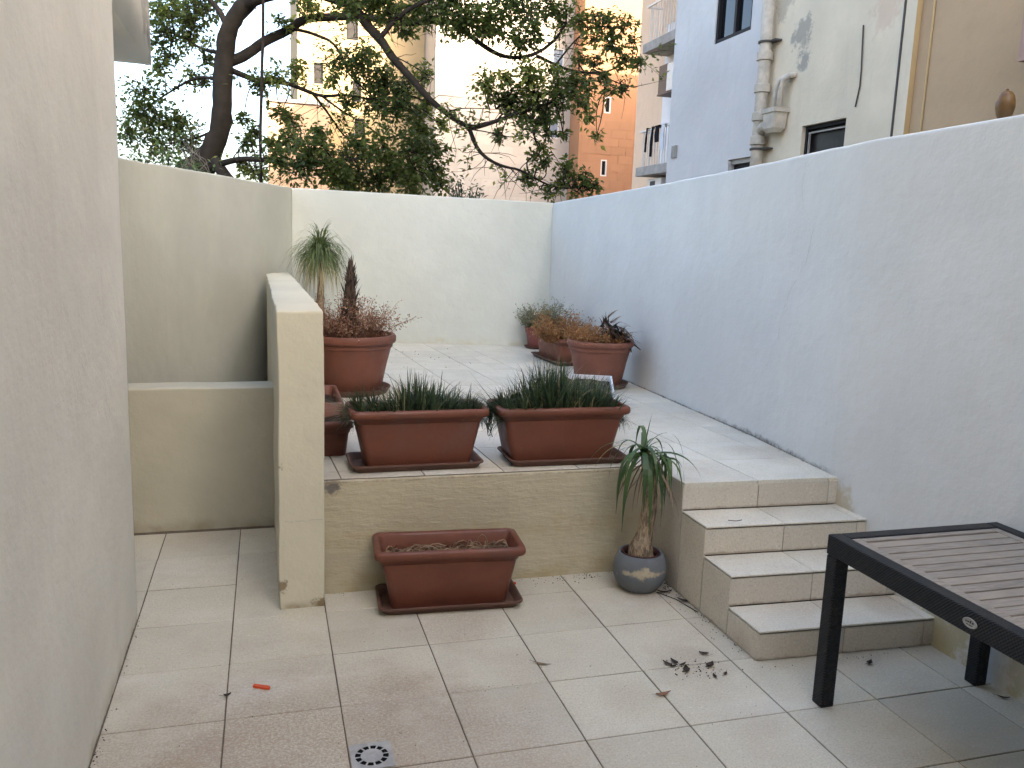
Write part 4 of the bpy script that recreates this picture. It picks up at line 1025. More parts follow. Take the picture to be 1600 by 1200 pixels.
mb.build('leaves', M['strap'], yp)
mb = MB()
for k in range(26):
    a = random.uniform(0, 6.28)
    blade(mb, (GX+.01+math.cos(a)*.04, GY+math.sin(a)*.04, .72+random.uniform(-.08, .06)), a, R(random.uniform(-70, 0)), random.uniform(.12, .34), random.uniform(.006, .016), random.uniform(1.5, 3), random.uniform(0, 1), 7)
mb.build('dead_leaves', M['straw'], yp)

# ============================================================ table
TZ = .752
tb_ = empty('patio_table', (3.29, -3.2, 0), 'black wicker patio table topped with weathered grey wooden slats', 'table')
x0, x1, y0, y1 = 2.855, 3.735, -4.20, -2.195; fw2 = .062
mb = MB(); mb.box((x0, y0, TZ-.085), (x0+fw2, y1, TZ)); mb.build('apron', M['wicker'], tb_, False, .006)
mb = MB(); mb.box((x1-fw2, y0, TZ-.085), (x1, y1, TZ)); mb.build('apron', M['wicker'], tb_, False, .006)
mb = MB(); mb.box((x0+fw2+.001, y1-fw2, TZ-.085), (x1-fw2-.001, y1, TZ-.0005)); mb.build('apron', M['wicker'], tb_, False, .006)
mb = MB(); mb.box((x0+fw2+.001, y0, TZ-.085), (x1-fw2-.001, y0+fw2, TZ-.0005)); mb.build('apron', M['wicker'], tb_, False, .006)
for lx, ly in ((x0+.002, y1-.066), (x1-.068, y1-.066), (x0+.002, y0), (x1-.068, y0)):
    mb = MB(); mb.box((lx, ly, 0.001), (lx+.064, ly+.064, TZ-.086)); mb.build('leg', M['wicker'], tb_, False, .006)
ix0, ix1, iy0, iy1 = x0+fw2+.003, x1-fw2-.003, y0+fw2+.003, y1-fw2-.003; bw_ = .040
for a, b, c, d in ((ix0, ix0+bw_, iy0, iy1), (ix1-bw_, ix1, iy0, iy1)):
    mb = MB(); mb.box((a, c, TZ-.03), (b, d, TZ-.004)); mb.build('batten', M['teak'], tb_, False, .002)
mb = MB(); mb.box((ix0+bw_+.001, iy1-bw_*.8, TZ-.03), (ix1-bw_-.001, iy1, TZ-.0045)); mb.build('batten', M['teak'], tb_, False, .002)
sm = None; pitch = .0627; y = iy1-bw_*.8-.007-pitch
while y > iy0+.02:
    mb = MB(); mb.box((ix0+bw_+.001, y, TZ-.028), (ix1-bw_-.001, y+pitch-.009, TZ-.0065+random.uniform(-.0015, .001)))
    mb.build('slat', M['teak'], tb_, False, .002); y -= pitch
mb = MB()
mb.rings([[(x0-d, -2.945+.029*k_*math.cos(6.2832*q/24), TZ-.043+.0165*k_*math.sin(6.2832*q/24)) for q in range(24)] for d, k_ in ((0, 1), (.004, 1), (.005, .93), (.004, .88))])
bd = mb.build('badge', M['metal'], tb_, True)
mb = MB()
for a, b, w, h_ in ((-.014, .004, .006, .006), (-.004, .005, .005, .009), (.005, .004, .007, .005), (.014, .003, .004, .006), (-.006, -.006, .016, .003), (.008, -.006, .007, .003)):
    mb.box((x0-.0052, -2.945+a-w/2, TZ-.043+b-h_/2), (x0-.0035, -2.945+a+w/2, TZ-.043+b+h_/2))
mb.build('emblem', M['pipe_dark'], bd)

# ============================================================ small things on the floor
dr = empty('floor_drain', (.978, -2.165, 0), 'square grey metal floor drain with a ring of slots', 'drain')
dx0, dx1, dy0, dy1 = .905, 1.060, -2.247, -2.085; dc = ((dx0+dx1)/2, (dy0+dy1)/2)
mb = MB(); n = 48; ro, ri = .062, .041
# plate with twelve real slots: ring of alternate bars over a dark sump
def circ(r, k): a = 2*math.pi*k/n; return (dc[0]+r*math.cos(a), dc[1]+r*math.sin(a))
zt_ = .0045
for k in range(n):
    a, b = circ(ri, k), circ(ri, k+1); mb.poly([(*dc, zt_), (*a, zt_), (*b, zt_)])
    o1, o2 = circ(ro, k), circ(ro, k+1)
    def edge(k):
        a_ = 2*math.pi*k/n; c_, s_ = math.cos(a_), math.sin(a_); t = min(((dx1-dx0)/2)/max(abs(c_), 1e-6), ((dy1-dy0)/2)/max(abs(s_), 1e-6)); return (dc[0]+c_*t, dc[1]+s_*t)
    e1, e2 = edge(k), edge(k+1); mb.poly([(*o1, zt_), (*e1, zt_), (*e2, zt_), (*o2, zt_)])
    if k % 4 == 0: mb.poly([(*a, zt_), (*o1, zt_), (*o2, zt_), (*b, zt_)])
    mb.poly([(*e1, zt_), (*e1, -.01), (*e2, -.01), (*e2, zt_)]); mb.poly([(*a, zt_), (*a, zt_-.003), (*b, zt_-.003), (*b, zt_)]); mb.poly([(*o1, zt_), (*o1, zt_-.003), (*o2, zt_-.003), (*o2, zt_)])
mb.build('grate', M['metal'], dr)
mb = MB(); mb.lathe([(.0001, .0022), (.066, .0022)], (dc[0], dc[1], 0), 24, 0, False, False); mb.build('sump', M['black'], dr)
# orange clothes peg
def peg(loc, rot, label):
    o = empty('clothes_peg', loc, label, 'clothes peg'); X = xf(loc, rot)
    for s in (-1, 1):
        mb = MB()
        prof = [(-.037, .002), (-.03, .004), (-.012, .0045), (-.006, .003), (0, .0045), (.02, .0055), (.037, .0015)]
        rr = [[X((u, s*(.0045+dy), z)) for dy, z in ((-.003, .001), (w, .001), (w, .011), (-.003, .011))] for u, w in prof]
        mb.rings(rr); mb.build('prong', M['orange'], o)
    mb = MB()
    mb.tube([X((.002+.002*k/8, .005*math.cos(k*.9), .006+.005*math.sin(k*.9))) for k in range(28)], .0011, 4); mb.build('spring', M['steel'], o)
peg((.588, -1.588, .001), R(-28), 'orange plastic clothes peg lying alone on the open floor tiles')
peg((1.925, -.735, .001), R(-35), 'orange clothes peg half hidden behind the empty planter')
# dead leaves
def dead_leaf(x, y, z, L, Wd, rot, mat, label, cup=.3, name='dead_leaf', group='dead leaves lying about'):
    X = xf((x, y, z), rot); mb = MB(); n = 6
    for k in range(n+1):
        f = k/n; w = Wd*math.sin(math.pi*min(1, f*1.05+.02))**.8 if k < n else 0.001
        zz = cup*L*(f-.5)**2*2
        mb.v += [X((L*(f-.5), -w/2, zz+cup*Wd*.7+.003)), X((L*(f-.5), 0, zz+.002)), X((L*(f-.5), w/2, zz+cup*Wd*.5+.003))]
    for k in range(n):
        a = k*3; mb.face((a, a+1, a+4, a+3), .3+.1*(k % 3)); mb.face((a+1, a+2, a+5, a+4), .5-.1*(k % 2))
    mb.tube([X((-.5*L, 0, cup*L*.5+.002)), X((-.5*L-.018, .004, cup*L*.5+.004))], .001, 3, .2)
    return tag(mb.build(name, M[mat]), label, 'leaf', group)
base = 'dark shrivelled leaf in the litter patch before the steps, '
for x, y, L, wd, rt_, s in ((2.385, -1.775, .05, .022, 2.1, 'curled, farthest from the steps'), (2.425, -1.765, .048, .024, 1.9, 'standing on its edge'), (2.405, -1.80, .045, .016, .1, 'long and flat'),
                            (2.445, -1.845, .062, .032, 1.2, 'biggest and nearest the camera side'), (2.455, -1.795, .04, .018, .4, 'small, just inside the tile joint'), (2.575, -1.83, .055, .036, .6, 'broad and crumpled'),
                            (2.60, -1.725, .045, .026, 2.6, 'apart, towards the bottom step'), (2.545, -1.925, .035, .018, 1.5, 'small, on the near fringe'), (2.605, -1.915, .03, .018, .7, 'tiny, near the bottom step corner')):
    dead_leaf(x, y, .001, L, wd, rt_, 'darklitter', base+s, .28)
dead_leaf(2.245, -2.015, .001, .075, .026, .12, 'drybrown', 'single reddish brown leaf on a tile joint short of the litter', .25)
dead_leaf(1.815, -1.65, .001, .085, .016, -.55, 'straw', 'thin pale yellow leaf lying across a tile joint', .15)
dead_leaf(3.33, -1.98, .001, .032, .028, .5, 'darklitter', 'round dark dry leaf on the floor before the bottom step', .6)
dead_leaf(3.775-.06, -2.37, .001, .05, .016, -.6, 'darklitter', 'dark leaf on the floor behind the table leg by the wall', .3)
dead_leaf(.452, -1.625, .001, .03, .02, .3, 'darklitter', 'dark crumb of leaf on the joint beside the orange peg', .5)
dead_leaf(2.80, -1.165, .001, .09, .03, -.5, 'darklitter', 'dark leaf against the tiled side of the steps', .3)
dead_leaf(2.74, -1.03, .001, .085, .022, -.2, 'darklitter', 'dark leaf scrap on the floor behind the grey pot', .3)
mb = MB(); mb.tube([(2.98, -1.23, zs[1]+.161+.003), (3.02, -1.245, zs[1]+.163), (3.06, -1.235, zs[1]+.163)], .0022, 4, .1)
tag(mb.build('twig', M['bark']), 'short thin dry twig lying on the third step', 'twig')
mb = MB(); mb.tube([(2.70, -1.02, .003), (2.76, -1.13, .004), (2.80, -1.30, .003)], .0025, 4, .1); tag(mb.build('twig', M['bark']), 'long dry stalk on the floor along the steps side', 'twig')
mb = MB(); mb.tube([(3.02, .78, TH+.003), (3.14, .80, TH+.02), (3.25, .74, TH+.004)], .003, 4, .1); tag(mb.build('twig', M['bark']), 'dark dry stalk lying on the terrace beside the white box', 'twig')
# crumbs of soil and leaf dust
mb = MB()
def crumbs(cx, cy, z, sx, sy_, n, s0, s1):
    for _ in range(n):
        x, y = random.gauss(cx, sx), random.gauss(cy, sy_)
        s = random.uniform(s0, s1); a = random.uniform(0, 3)
        P_ = [(x+s*math.cos(a+k*2.09)*random.uniform(.6, 1), y+s*math.sin(a+k*2.09)*random.uniform(.6, 1), z) for k in range(3)]
        i = len(mb.v); mb.v += P_+[(x, y, z+s*.7)]; t = random.random()
        for f in ((0, 1, 3), (1, 2, 3), (2, 0, 3)): mb.face([i+k for k in f], t)
crumbs(2.50, -1.83, .002, .07, .05, 70, .002, .007); crumbs(2.36, -.74, .002, .10, .03, 45, .002, .007); crumbs(2.78, -.95, .002, .03, .07, 40, .003, .009)
crumbs(2.1, -.76, .002, .12, .04, 16, .002, .005); crumbs(1.2, -1.5, .002, .7, .5, 45, .0015, .005); crumbs(2.2, -1.9, .002, .6, .3, 35, .0015, .004); crumbs(2.75, -1.35, .002, .05, .2, 22, .002, .006)
for _ in range(26): crumbs(random.uniform(.95, 2.7), -.70, .002, .05, .008, 3, .002, .005)
for _ in range(22): crumbs(.015, random.uniform(-2.6, -.85), .002, .008, .05, 3, .002, .006)
for _ in range(16): crumbs(2.795, random.uniform(-1.75, -.8), .002, .008, .04, 3, .002, .006)
for _ in range(10): crumbs(random.uniform(2.9, 3.7), -1.91, .002, .05, .01, 3, .002, .005)
for _ in range(22): 
    yy_ = random.uniform(-.9, 4.2); crumbs(rwx(yy_)-.015, yy_, TH+.002, .008, .06, 4, .002, .006)
crumbs(.98, -2.12, .002, .09, .07, 26, .0015, .004)
crumbs(2.25, 3.9, TH+.002, .3, .5, 30, .004, .012); crumbs(2.9, .0, TH+.002, .4, .4, 22, .002, .004); crumbs(.3, .2, .002, .3, .3, 14, .002, .005)
mb2 = mb; mb = MB()
tag(mb2.build('soil_crumbs', M['darklitter']), 'crumbs of soil and leaf dust on the tiles', 'litter', kind='stuff')

# clay pot on top of the long wall
gz = 2.524; gy = -1.80
o = empty('clay_vase', (3.885, gy, gz), 'brown egg shaped clay vase standing on top of the long white wall', 'vase')
mb = MB(); mb.lathe([(.016, 0), (.022, .004), (.034, .03), (.041, .06), (.041, .085), (.034, .115), (.022, .132), (.006, .138)], (3.885, gy, gz), 24, .01, True, True); mb.build('body', M['gourd'], o, True)
mb = MB(); mb.lathe([(.006, .137), (.008, .141), (.003, .146)], (3.885, gy, gz), 10, 0, True, True); mb.build('knob', M['gourd'], o, True)

# ============================================================ tree, bushes beyond the wall
TREE = {"B":[[[[-0.52,8.2,2.16],[-0.31,8.2,2.63],[-0.1,8.1,3.06],[0.02,8.0,3.43],[0.08,8.0,3.87],[0.12,8.0,4.3],[0.18,7.9,4.67],[0.36,7.8,4.96],[0.67,7.7,5.22],[0.97,7.6,5.55]],0.185,0.115],[[[-0.8,8.4,2.34],[-0.52,8.3,2.76],[-0.27,8.2,2.94],[-0.1,8.1,3.21]],0.17,0.12],[[[-0.11,8.1,2.99],[0.03,7.9,2.79],[0.26,7.7,2.45]],0.09,0.12],[[[0.11,8.0,4.22],[0.4,8.0,4.33],[0.66,8.1,4.62],[0.98,8.2,4.84],[1.2,8.1,4.97],[1.59,7.9,4.96],[1.92,7.6,4.96],[2.33,7.3,4.85],[2.74,7.1,4.82],[3.06,6.9,4.88],[3.29,6.8,4.69],[3.58,6.6,4.44],[3.87,6.5,4.35],[4.19,6.4,4.41],[4.47,6.4,4.64],[4.6,6.4,4.87]],0.11,0.02],[[[0.36,7.8,4.96],[0.87,7.3,5.12],[1.43,6.9,5.02],[1.7,6.7,4.88],[1.86,6.5,4.64],[2.05,6.3,4.39],[2.16,6.2,4.2],[2.41,6.1,3.94],[2.58,6.0,3.73],[2.84,5.9,3.49],[3.14,5.8,3.3],[3.45,5.8,3.4],[3.74,5.8,3.53],[4.16,5.9,3.68],[4.55,6.0,3.86]],0.12,0.015],[[[3.14,5.8,3.3],[3.22,5.8,3.11],[3.34,5.7,2.94],[3.57,5.7,2.85],[3.83,5.7,2.82],[4.1,5.7,2.68],[4.41,5.7,2.61],[4.73,5.7,2.66]],0.04,0.008],[[[4.19,6.4,4.39],[4.5,6.5,4.33],[4.81,6.5,4.27],[5.18,6.6,4.29],[5.37,6.6,4.35],[5.66,6.6,4.53],[5.84,6.6,4.52]],0.035,0.008],[[[5.18,6.6,4.29],[5.52,6.7,4.21],[5.82,6.8,4.19]],0.018,0.006],[[[4.5,6.5,4.33],[4.82,6.6,4.73],[5.09,6.6,4.94],[5.39,6.6,4.91]],0.02,0.007],[[[0.11,8.0,4.17],[0.34,8.0,4.1],[0.57,7.9,4.0],[0.96,7.8,3.99],[1.22,7.7,3.89],[1.43,7.6,3.82],[1.74,7.5,3.86],[2.08,7.4,3.81],[2.43,7.3,3.87]],0.065,0.012],[[[1.3,7.65,3.85],[1.5,7.7,3.63],[1.65,7.7,3.42],[1.8,7.7,3.27]],0.03,0.01],[[[1.43,7.6,3.82],[1.65,7.5,3.65],[1.91,7.4,3.5],[2.26,7.3,3.29]],0.025,0.008],[[[1.02,8.2,4.83],[1.37,7.9,4.7],[1.6,7.8,4.61],[1.71,7.7,4.39],[1.8,7.7,4.16],[2.02,7.6,3.97],[2.28,7.5,3.76]],0.035,0.01],[[[0.1,8.0,4.34],[-0.08,8.3,4.41],[-0.26,8.6,4.51],[-0.47,8.9,4.69],[-0.74,9.2,4.82]],0.05,0.012],[[[0.08,8.0,3.96],[-0.18,8.3,4.09],[-0.46,8.6,4.03],[-0.79,8.8,3.83],[-1.09,9.0,3.65]],0.04,0.01],[[[-0.01,8.0,3.34],[-0.29,8.3,3.22],[-0.57,8.5,3.16],[-0.89,8.7,3.13]],0.03,0.01],[[[-0.18,8.1,2.79],[0.25,7.7,2.91],[0.68,7.4,2.89],[1.11,7.2,2.84],[1.61,7.0,2.9],[2.11,6.8,2.97],[2.53,6.7,3.08]],0.07,0.012],[[[0.68,7.4,2.89],[0.94,7.4,3.08],[1.2,7.4,3.17]],0.025,0.008],[[[2.03,6.3,4.39],[2.26,6.2,4.66],[2.56,6.1,4.82],[2.95,6.0,4.99],[3.53,6.0,5.1],[4.25,6.1,5.13]],0.05,0.012],[[[0.18,7.9,4.67],[-0.02,8.2,5.06],[-0.33,8.5,5.35]],0.07,0.03],[[[2.84,5.9,3.49],[3.05,5.9,3.57],[3.38,5.9,3.58],[3.76,6.0,3.61]],0.012,0.005],[[[3.14,5.8,3.3],[3.4,5.6,3.25],[3.63,5.5,3.19],[3.92,5.5,3.29]],0.012,0.005],[[[2.16,6.2,4.2],[2.48,6.5,4.16],[2.84,6.6,4.01]],0.015,0.005]],"C":[[-1.03,8.59,3.87,0.31,102,1],[-0.85,8.84,3.51,0.39,152,1],[-1.14,8.7,3.57,0.27,83,1],[-0.55,8.88,3.45,0.33,115,1],[-0.96,8.9,3.17,0.33,115,1],[-0.39,8.45,3.14,0.24,67,1],[-1.19,8.41,3.26,0.22,58,1],[-0.84,9.17,5.07,0.4,152,0],[-0.45,8.71,4.93,0.39,152,0],[-0.16,8.69,5.1,0.31,102,0],[-0.68,9.3,4.75,0.32,102,1],[-0.38,8.88,4.76,0.25,67,0],[-0.9,9.17,4.63,0.17,37,1],[-0.82,8.88,4.25,0.2,49,0],[-0.4,9.01,4.19,0.18,41,2],[-0.15,8.62,4.35,0.13,28,0],[-0.6,9.01,5.19,0.28,83,2],[-0.73,9.19,4.45,0.17,37,1],[-0.22,8.92,4.1,0.13,28,0],[0.38,7.84,3.16,0.19,49,0],[0.53,7.8,3.92,0.21,58,0],[0.8,7.44,3.99,0.18,49,2],[1.07,7.85,4.19,0.19,49,2],[0.34,7.75,2.8,0.14,34,2],[0.53,7.58,2.74,0.14,34,2],[0.48,7.42,3.27,0.12,28,0],[0.87,7.92,3.62,0.17,41,0],[1.0,7.68,3.46,0.18,49,0],[0.35,7.83,3.48,0.1,23,0],[0.88,7.93,4.83,0.15,34,2],[1.32,7.83,5.03,0.16,41,2],[1.15,7.95,5.21,0.21,58,0],[1.63,6.32,4.75,0.22,78,0],[1.94,6.64,4.91,0.26,102,2],[2.2,6.36,4.78,0.27,115,0],[2.59,6.75,4.91,0.28,115,0],[2.93,6.7,4.94,0.28,115,0],[3.14,6.08,4.75,0.27,115,0],[3.44,6.11,4.77,0.29,129,0],[3.76,6.17,4.9,0.29,129,0],[4.3,6.77,5.09,0.26,102,0],[4.48,6.35,4.99,0.24,89,0],[3.49,6.5,4.69,0.18,58,0],[3.11,6.24,4.63,0.13,34,0],[2.45,6.41,4.57,0.11,28,0],[2.03,6.31,4.89,0.23,83,0],[2.92,6.28,5.02,0.27,115,0],[3.74,6.47,5.2,0.28,115,0],[4.37,6.47,5.25,0.28,115,0],[1.65,7.52,4.34,0.26,89,0],[1.9,7.35,4.26,0.26,89,0],[2.17,7.54,4.22,0.24,78,0],[2.02,7.49,4.45,0.16,41,2],[2.29,7.59,4.08,0.3,115,0],[2.54,7.34,3.97,0.26,89,0],[2.36,6.93,3.64,0.29,115,1],[2.74,7.49,3.66,0.26,89,0],[2.2,7.57,3.8,0.22,67,0],[2.86,7.52,4.22,0.12,28,0],[2.86,7.26,3.81,0.14,34,2],[1.77,7.37,3.74,0.14,34,0],[1.52,6.97,3.99,0.12,28,2],[2.8,7.17,3.4,0.25,89,0],[2.93,6.96,3.15,0.25,89,0],[2.53,6.73,3.19,0.3,129,1],[2.16,6.55,3.07,0.32,144,0],[1.9,7.18,3.11,0.31,129,1],[1.54,7.29,3.02,0.28,102,0],[1.18,6.57,3.02,0.26,102,0],[0.95,7.14,3.19,0.21,67,0],[0.78,6.83,2.85,0.25,89,0],[1.08,6.62,2.76,0.26,102,1],[1.5,6.74,2.72,0.28,115,0],[1.88,7.12,2.81,0.31,129,1],[2.34,7.2,2.8,0.33,144,1],[2.59,6.54,2.81,0.3,129,0],[2.94,6.99,2.84,0.21,67,1],[2.95,6.54,2.67,0.15,41,0],[0.69,7.07,3.08,0.14,34,0],[1.34,6.76,3.25,0.13,34,0],[3.06,7.2,3.51,0.12,28,2],[2.17,7.28,2.67,0.3,115,1],[1.69,6.9,2.62,0.27,102,0],[2.63,7.3,2.65,0.26,89,0],[3.78,5.89,4.49,0.21,78,0],[3.94,5.75,4.58,0.12,34,0],[3.43,6.06,3.92,0.2,67,2],[3.58,5.72,3.96,0.12,34,2],[3.91,5.82,3.96,0.26,115,2],[3.76,5.94,3.73,0.23,89,0],[4.12,6.07,3.82,0.23,89,0],[4.31,5.79,3.93,0.24,102,0],[4.53,5.73,3.96,0.21,78,0],[4.11,6.22,3.48,0.22,78,0],[4.17,5.89,3.51,0.16,49,1],[3.68,6.28,3.28,0.11,28,0],[4.47,6.24,3.75,0.16,49,0],[3.87,5.93,3.58,0.16,49,0],[4.26,5.98,4.14,0.14,41,2],[3.67,6.01,3.7,0.11,28,0],[4.29,6.09,3.33,0.11,28,0],[4.5,6.06,3.36,0.09,23,0],[4.83,6.54,4.97,0.19,58,0],[5.06,6.57,5.02,0.17,49,0],[5.27,6.76,5.05,0.17,49,0],[5.3,6.5,4.82,0.18,58,0],[5.52,6.46,4.96,0.14,37,0],[5.39,6.63,4.65,0.17,49,0],[5.5,6.34,4.47,0.15,41,0],[5.71,6.38,4.45,0.08,21,0],[5.19,6.79,4.49,0.15,41,0],[4.77,6.51,4.13,0.15,41,0],[4.99,6.53,4.05,0.15,41,0],[4.77,6.21,3.8,0.16,49,0],[5.03,6.45,3.64,0.11,28,2],[5.18,6.55,3.44,0.09,23,2],[5.13,6.21,4.18,0.13,34,0],[5.35,6.57,4.07,0.12,31,0],[5.59,6.58,4.11,0.08,21,0],[4.92,6.24,4.66,0.13,34,2],[4.92,6.58,4.48,0.11,28,0],[5.64,6.48,4.74,0.08,21,0],[4.02,5.8,3.02,0.13,37,0],[4.16,5.71,2.97,0.13,37,0],[4.45,5.81,2.92,0.13,37,0],[4.57,5.82,2.8,0.15,45,0],[4.68,5.61,2.77,0.14,45,0],[4.83,5.62,2.68,0.1,28,0],[4.37,5.8,2.68,0.13,37,0],[3.98,5.89,2.74,0.09,23,0],[4.19,5.68,2.56,0.08,21,0],[4.65,5.74,2.63,0.12,34,0],[4.1,5.78,3.14,0.09,23,2]],"R":[[0.63,7.2,5.16],[0.63,7.2,4.44],[0.6,7.2,3.79],[0.57,7.2,3.21],[0.57,7.2,2.45]]}
tr = empty('ficus_tree', (0.3, 8.2, -.6), 'big spreading fig tree with a dark trunk and long branches behind the patio walls', 'tree')
mb = MB()
def smooth_path(pts, rounds=2):
    pts = [Vector(p) for p in pts]
    for _ in range(rounds):
        out = [pts[0]]
        for a, b in zip(pts, pts[1:]): out += [a*.75+b*.25, a*.25+b*.75]
        out.append(pts[-1]); pts = out
    return pts
anchors = []
for bi, (pts, r0, r1) in enumerate(TREE['B']):
    P_ = smooth_path(pts)
    if bi == 0: P_ = [Vector((P_[0].x-.1, P_[0].y, -.7))]+P_
    n = len(P_); rs = []; r0, r1 = (r0*.92, r1*.9) if bi == 0 else (r0*.78, r1*.75)
    for k, p in enumerate(P_):
        f = k/(n-1); rs.append(r0+(r1-r0)*f**.8)
        if k: P_[k] = p+Vector((noise.noise(p*1.7), noise.noise(p*1.7+Vector((7, 0, 0))), noise.noise(p*1.7+Vector((0, 9, 0)))))*min(.05, rs[-1]*.8)
    if bi == 0: rs[0] = .42
    mb.tube(P_, rs, 12 if bi == 0 else 7, .5, True, .22 if bi < 3 else .12)
    if bi not in (0, 1, 2): anchors += [(p, bi) for p in P_[len(P_)//5:]]
# twigs reach from the limbs into each clump of leaves
crown = MB()
random.seed(5)
for pts, r0, r1 in (([(.75, 7.7, 6.3), (.2, 7.4, 7.4), (-.6, 7.2, 8.6), (-1.2, 7.0, 9.8)], .11, .02), ([(.9, 7.7, 6.4), (1.9, 7.6, 7.4), (3.1, 7.5, 8.2), (4.6, 7.3, 8.6), (6.0, 7.2, 8.7)], .10, .015),
                    ([(.6, 7.8, 6.2), (1.1, 8.6, 7.6), (1.6, 9.4, 9.2)], .09, .02), ([(3.1, 7.5, 8.2), (3.6, 7.0, 9.2), (4.4, 6.6, 9.9)], .05, .012), ([(-.6, 7.2, 8.6), (-2.0, 7.0, 8.4), (-3.2, 6.9, 8.2)], .05, .012)):
    P_ = smooth_path(pts); mb.tube(P_, [r0+(r1-r0)*k/(len(P_)-1) for k in range(len(P_))], 7, .5, True, .12); anchors += [(p, 99) for p in P_]
    for p in P_[len(P_)//3::2]:
        for _ in range(3):
            TREE['C'].append([p.x+random.gauss(0, .55), p.y+random.gauss(0, .5), max(7.1, p.z+random.gauss(.1, .45)), .5, 75, random.choice((0, 0, 1, 2))])
for (cx, cy, cz, rad, cnt, g_) in TREE['C']:
    rad *= 1.12; c = Vector((cx, cy, cz)); near = sorted(anchors, key=lambda a: (a[0]-c).length)[:3]
    for (p, _) in near[:2]:
        mid = p.lerp(c, .5)+Vector((random.gauss(0, .06), random.gauss(0, .06), random.gauss(.02, .06)))
        q = smooth_path([p, mid, c], 2); mb.tube(q, [.011*(1-.6*k/len(q)) for k in range(len(q))], 4, .5, False)
    tips = []
    for _ in range(12):
        d = Vector((random.gauss(0, 1), random.gauss(0, 1), random.gauss(0, .8))).normalized()
        e = c+d*rad*random.uniform(.55, 1.05); e.z -= .12*rad
        m_ = c.lerp(e, .5)+Vector((random.gauss(0, .03), random.gauss(0, .03), random.gauss(.03, .03)))
        q = smooth_path([c, m_, e], 1); mb.tube(q, [.006*(1-.7*k/len(q)) for k in range(len(q))], 3, .5, False); tips.append((c, m_, e))
    base_t = (.36, .08, .84)[g_]
    for k in range(int(cnt*(3.1 if cx < 4.0 else 2.1))):
        a, b, e = random.choice(tips); f = random.uniform(.15, 1.05)
        p = (a*(1-f)**2+b*2*f*(1-f)+e*f*f)+Vector((random.gauss(0, 1), random.gauss(0, 1), random.gauss(0, 1)))*rad*.22
        d = Vector((random.gauss(0, 1), random.gauss(0, 1), random.gauss(-.35, .6)))+(p-c)*(1/rad)*.7
        sz_ = random.choice((.75, 1, 1, 1.3)); crown.leaf(p, d, (random.gauss(0, .6), random.gauss(0, .6), 1), sz_*random.uniform(.062, .098), sz_*random.uniform(.036, .056), min(1, max(0, base_t+random.gauss(0, .17))))
# loose sprays of leaves all along the limbs
for (p, bi) in anchors:
    if bi == 99 or random.random() < .6: continue
    d = Vector((random.gauss(0, 1), random.gauss(0, 1), random.gauss(-.1, .8))).normalized(); L = random.uniform(.15, .5)
    q = smooth_path([p, p+d*L*.5+Vector((0, 0, .04)), p+d*L+Vector((random.gauss(0, .08), random.gauss(0, .08), -.03))], 1); mb.tube(q, [.005*(1-.7*k/len(q)) for k in range(len(q))], 3, .5, False)
    tb0 = random.choice((.3, .5, .75, .85))
    for k in range(random.randint(8, 26)):
        f = random.uniform(.35, 1.0)*(len(q)-1); i = min(int(f), len(q)-2); pp_ = q[i].lerp(q[i+1], f-i)+Vector((random.gauss(0, 1), random.gauss(0, 1), random.gauss(0, 1)))*.05
        crown.leaf(pp_, (random.gauss(0, 1)+d.x, random.gauss(0, 1)+d.y, random.gauss(-.35, .6)), (random.gauss(0, .6), random.gauss(0, .6), 1), random.uniform(.055, .095), random.uniform(.030, .052), min(1, max(0, tb0+random.gauss(0, .15))))
# bare hanging twigs among the limbs
for _ in range(420):
    p, bi = random.choice(anchors); d = Vector((random.gauss(0, 1), random.gauss(0, 1), random.gauss(-.5, .6))).normalized(); L = random.uniform(.25, .8)
    pts = [p]
    for k in range(4): d = (d+Vector((random.gauss(0, .25), random.gauss(0, .25), random.gauss(-.08, .2)))).normalized(); pts.append(pts[-1]+d*L/4)
    mb.tube(pts, [.006, .005, .004, .003, .002], 3, .5, False)
mb.build('trunk', M['bark'], tr, True)
crown.build('crown', M['leaf'], tr)
rr_ = smooth_path(TREE['R']); mb = MB()
mb.tube([p+Vector((.03*noise.noise(p*2), .03*noise.noise(p*2+Vector((3, 3, 3))), 0)) for p in rr_], [.022]*len(rr_), 6, .5, True, .3); mb.build('aerial_root', M['bark'], tr, True)

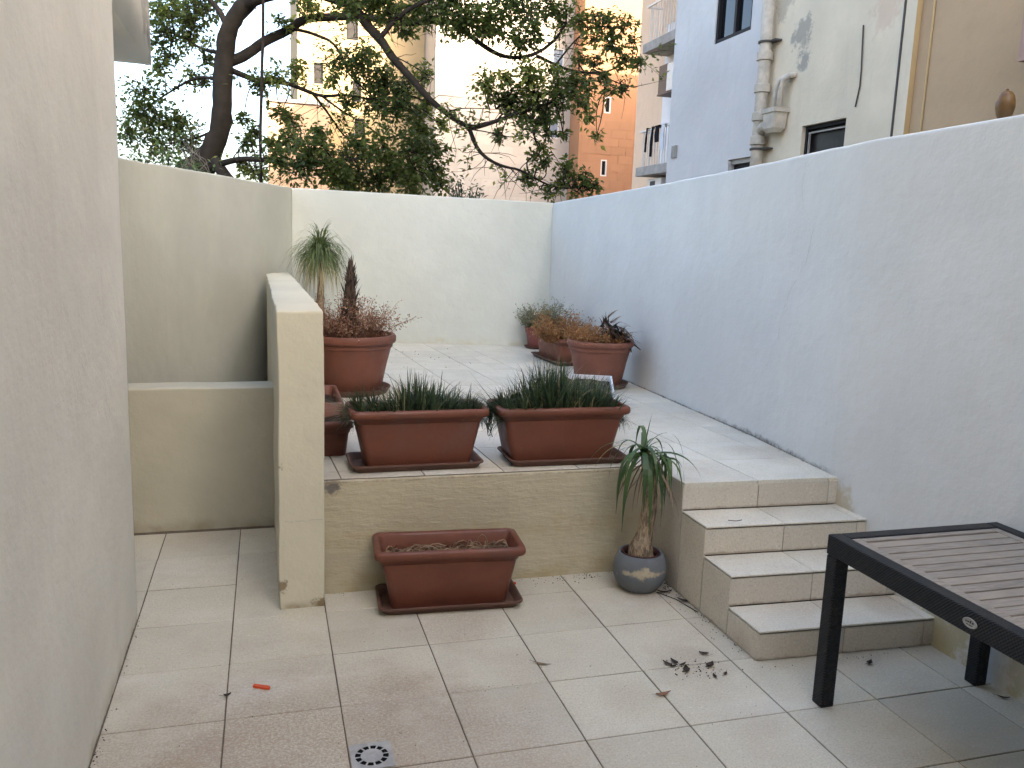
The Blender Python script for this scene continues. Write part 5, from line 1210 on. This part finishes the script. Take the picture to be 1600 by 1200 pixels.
def leaf_bush(name, label, c, rx, rz, n, mat, L, stem_h, cat='bush'):
    o = empty(name, (c[0], c[1], -.6), label, cat)
    st_ = MB(); lf = MB()
    for _ in range(14):
        a = random.uniform(0, 6.28); e = Vector((c[0]+math.cos(a)*rx*random.uniform(.3, .9), c[1]+math.sin(a)*rx*.8, c[2]+rz*random.uniform(-.4, .8)))
        q = smooth_path([(c[0]+random.gauss(0, .05), c[1], -.6), (c[0]*.5+e.x*.5, c[1]*.5+e.y*.5, c[2]-rz*.6), e], 2); st_.tube(q, [.014*(1-.75*k/len(q)) for k in range(len(q))], 4, .5, False)
        for k in range(n//14):
            f = random.uniform(.45, 1.0)*(len(q)-1); i = min(int(f), len(q)-2); p = q[i].lerp(q[i+1], f-i)+Vector((random.gauss(0, 1), random.gauss(0, 1), random.gauss(0, 1)))*rx*.16
            lf.leaf(p, (random.gauss(0, 1), random.gauss(0, 1), random.gauss(.5, .6)), (random.gauss(0, .5), random.gauss(0, .5), 1), L*random.uniform(.6, 1.3), L*.4*random.uniform(.7, 1.2), random.random())
    st_.build('stem', M['bark'], o); lf.build('foliage', M[mat], o)
leaf_bush('garden_bush', 'bright green bush showing over the side wall below the tree trunk', (-.42, 4.1, 2.32), .62, .38, 1700, 'bushleaf', .07, 1)
leaf_bush('young_tree', 'grey green bush top peeping over the back wall under the arching branch', (3.18, 5.95, 2.45), .30, .30, 620, 'greyleaf', .065, 1)
leaf_bush('garden_bush', 'sunny yellow green bush far behind the tree foot', (1.0, 14.0, 2.35), 1.3, .7, 2200, 'bushleaf', .10, 1)
ds = empty('dead_shrub', (-.12, 4.0, -.6), 'leafless grey shrub of thin twigs behind the slanting side wall', 'bush')
mb = MB()
def twig(p, d, L, r_, lv):
    pts = [p]
    for k in range(5): d = (d+Vector((random.gauss(0, .12), random.gauss(0, .12), random.gauss(.03, .06)))).normalized(); pts.append(pts[-1]+d*L/5)
    mb.tube(pts, [r_*(1-.11*k) for k in range(6)], 4 if lv == 0 else 3, .5, False)
    if lv < 3:
        for q in range(3):
            f = random.randint(2, 5); dd = (d+Vector((random.gauss(0, .55), random.gauss(0, .35), random.gauss(.1, .3)))).normalized(); twig(pts[f], dd, L*random.uniform(.5, .75), r_*.6, lv+1)
for k in range(6):
    p0 = Vector((-.12+random.gauss(0, .05), 4.0, -.6)); p1 = Vector((-.12+random.gauss(0, .13), 4.0+random.gauss(0, .06), 2.30))
    mb.tube([p0, p0.lerp(p1, .5)+Vector((.02, 0, 0)), p1], [.014, .011, .008], 5, .5, False)
    twig(p1, Vector((random.gauss(0, .5), random.gauss(0, .3), .8)).normalized(), .30, .007, 1)
mb.build('stem', simple('dead_wood', (.20, .18, .15), .9, .3, 10), ds)
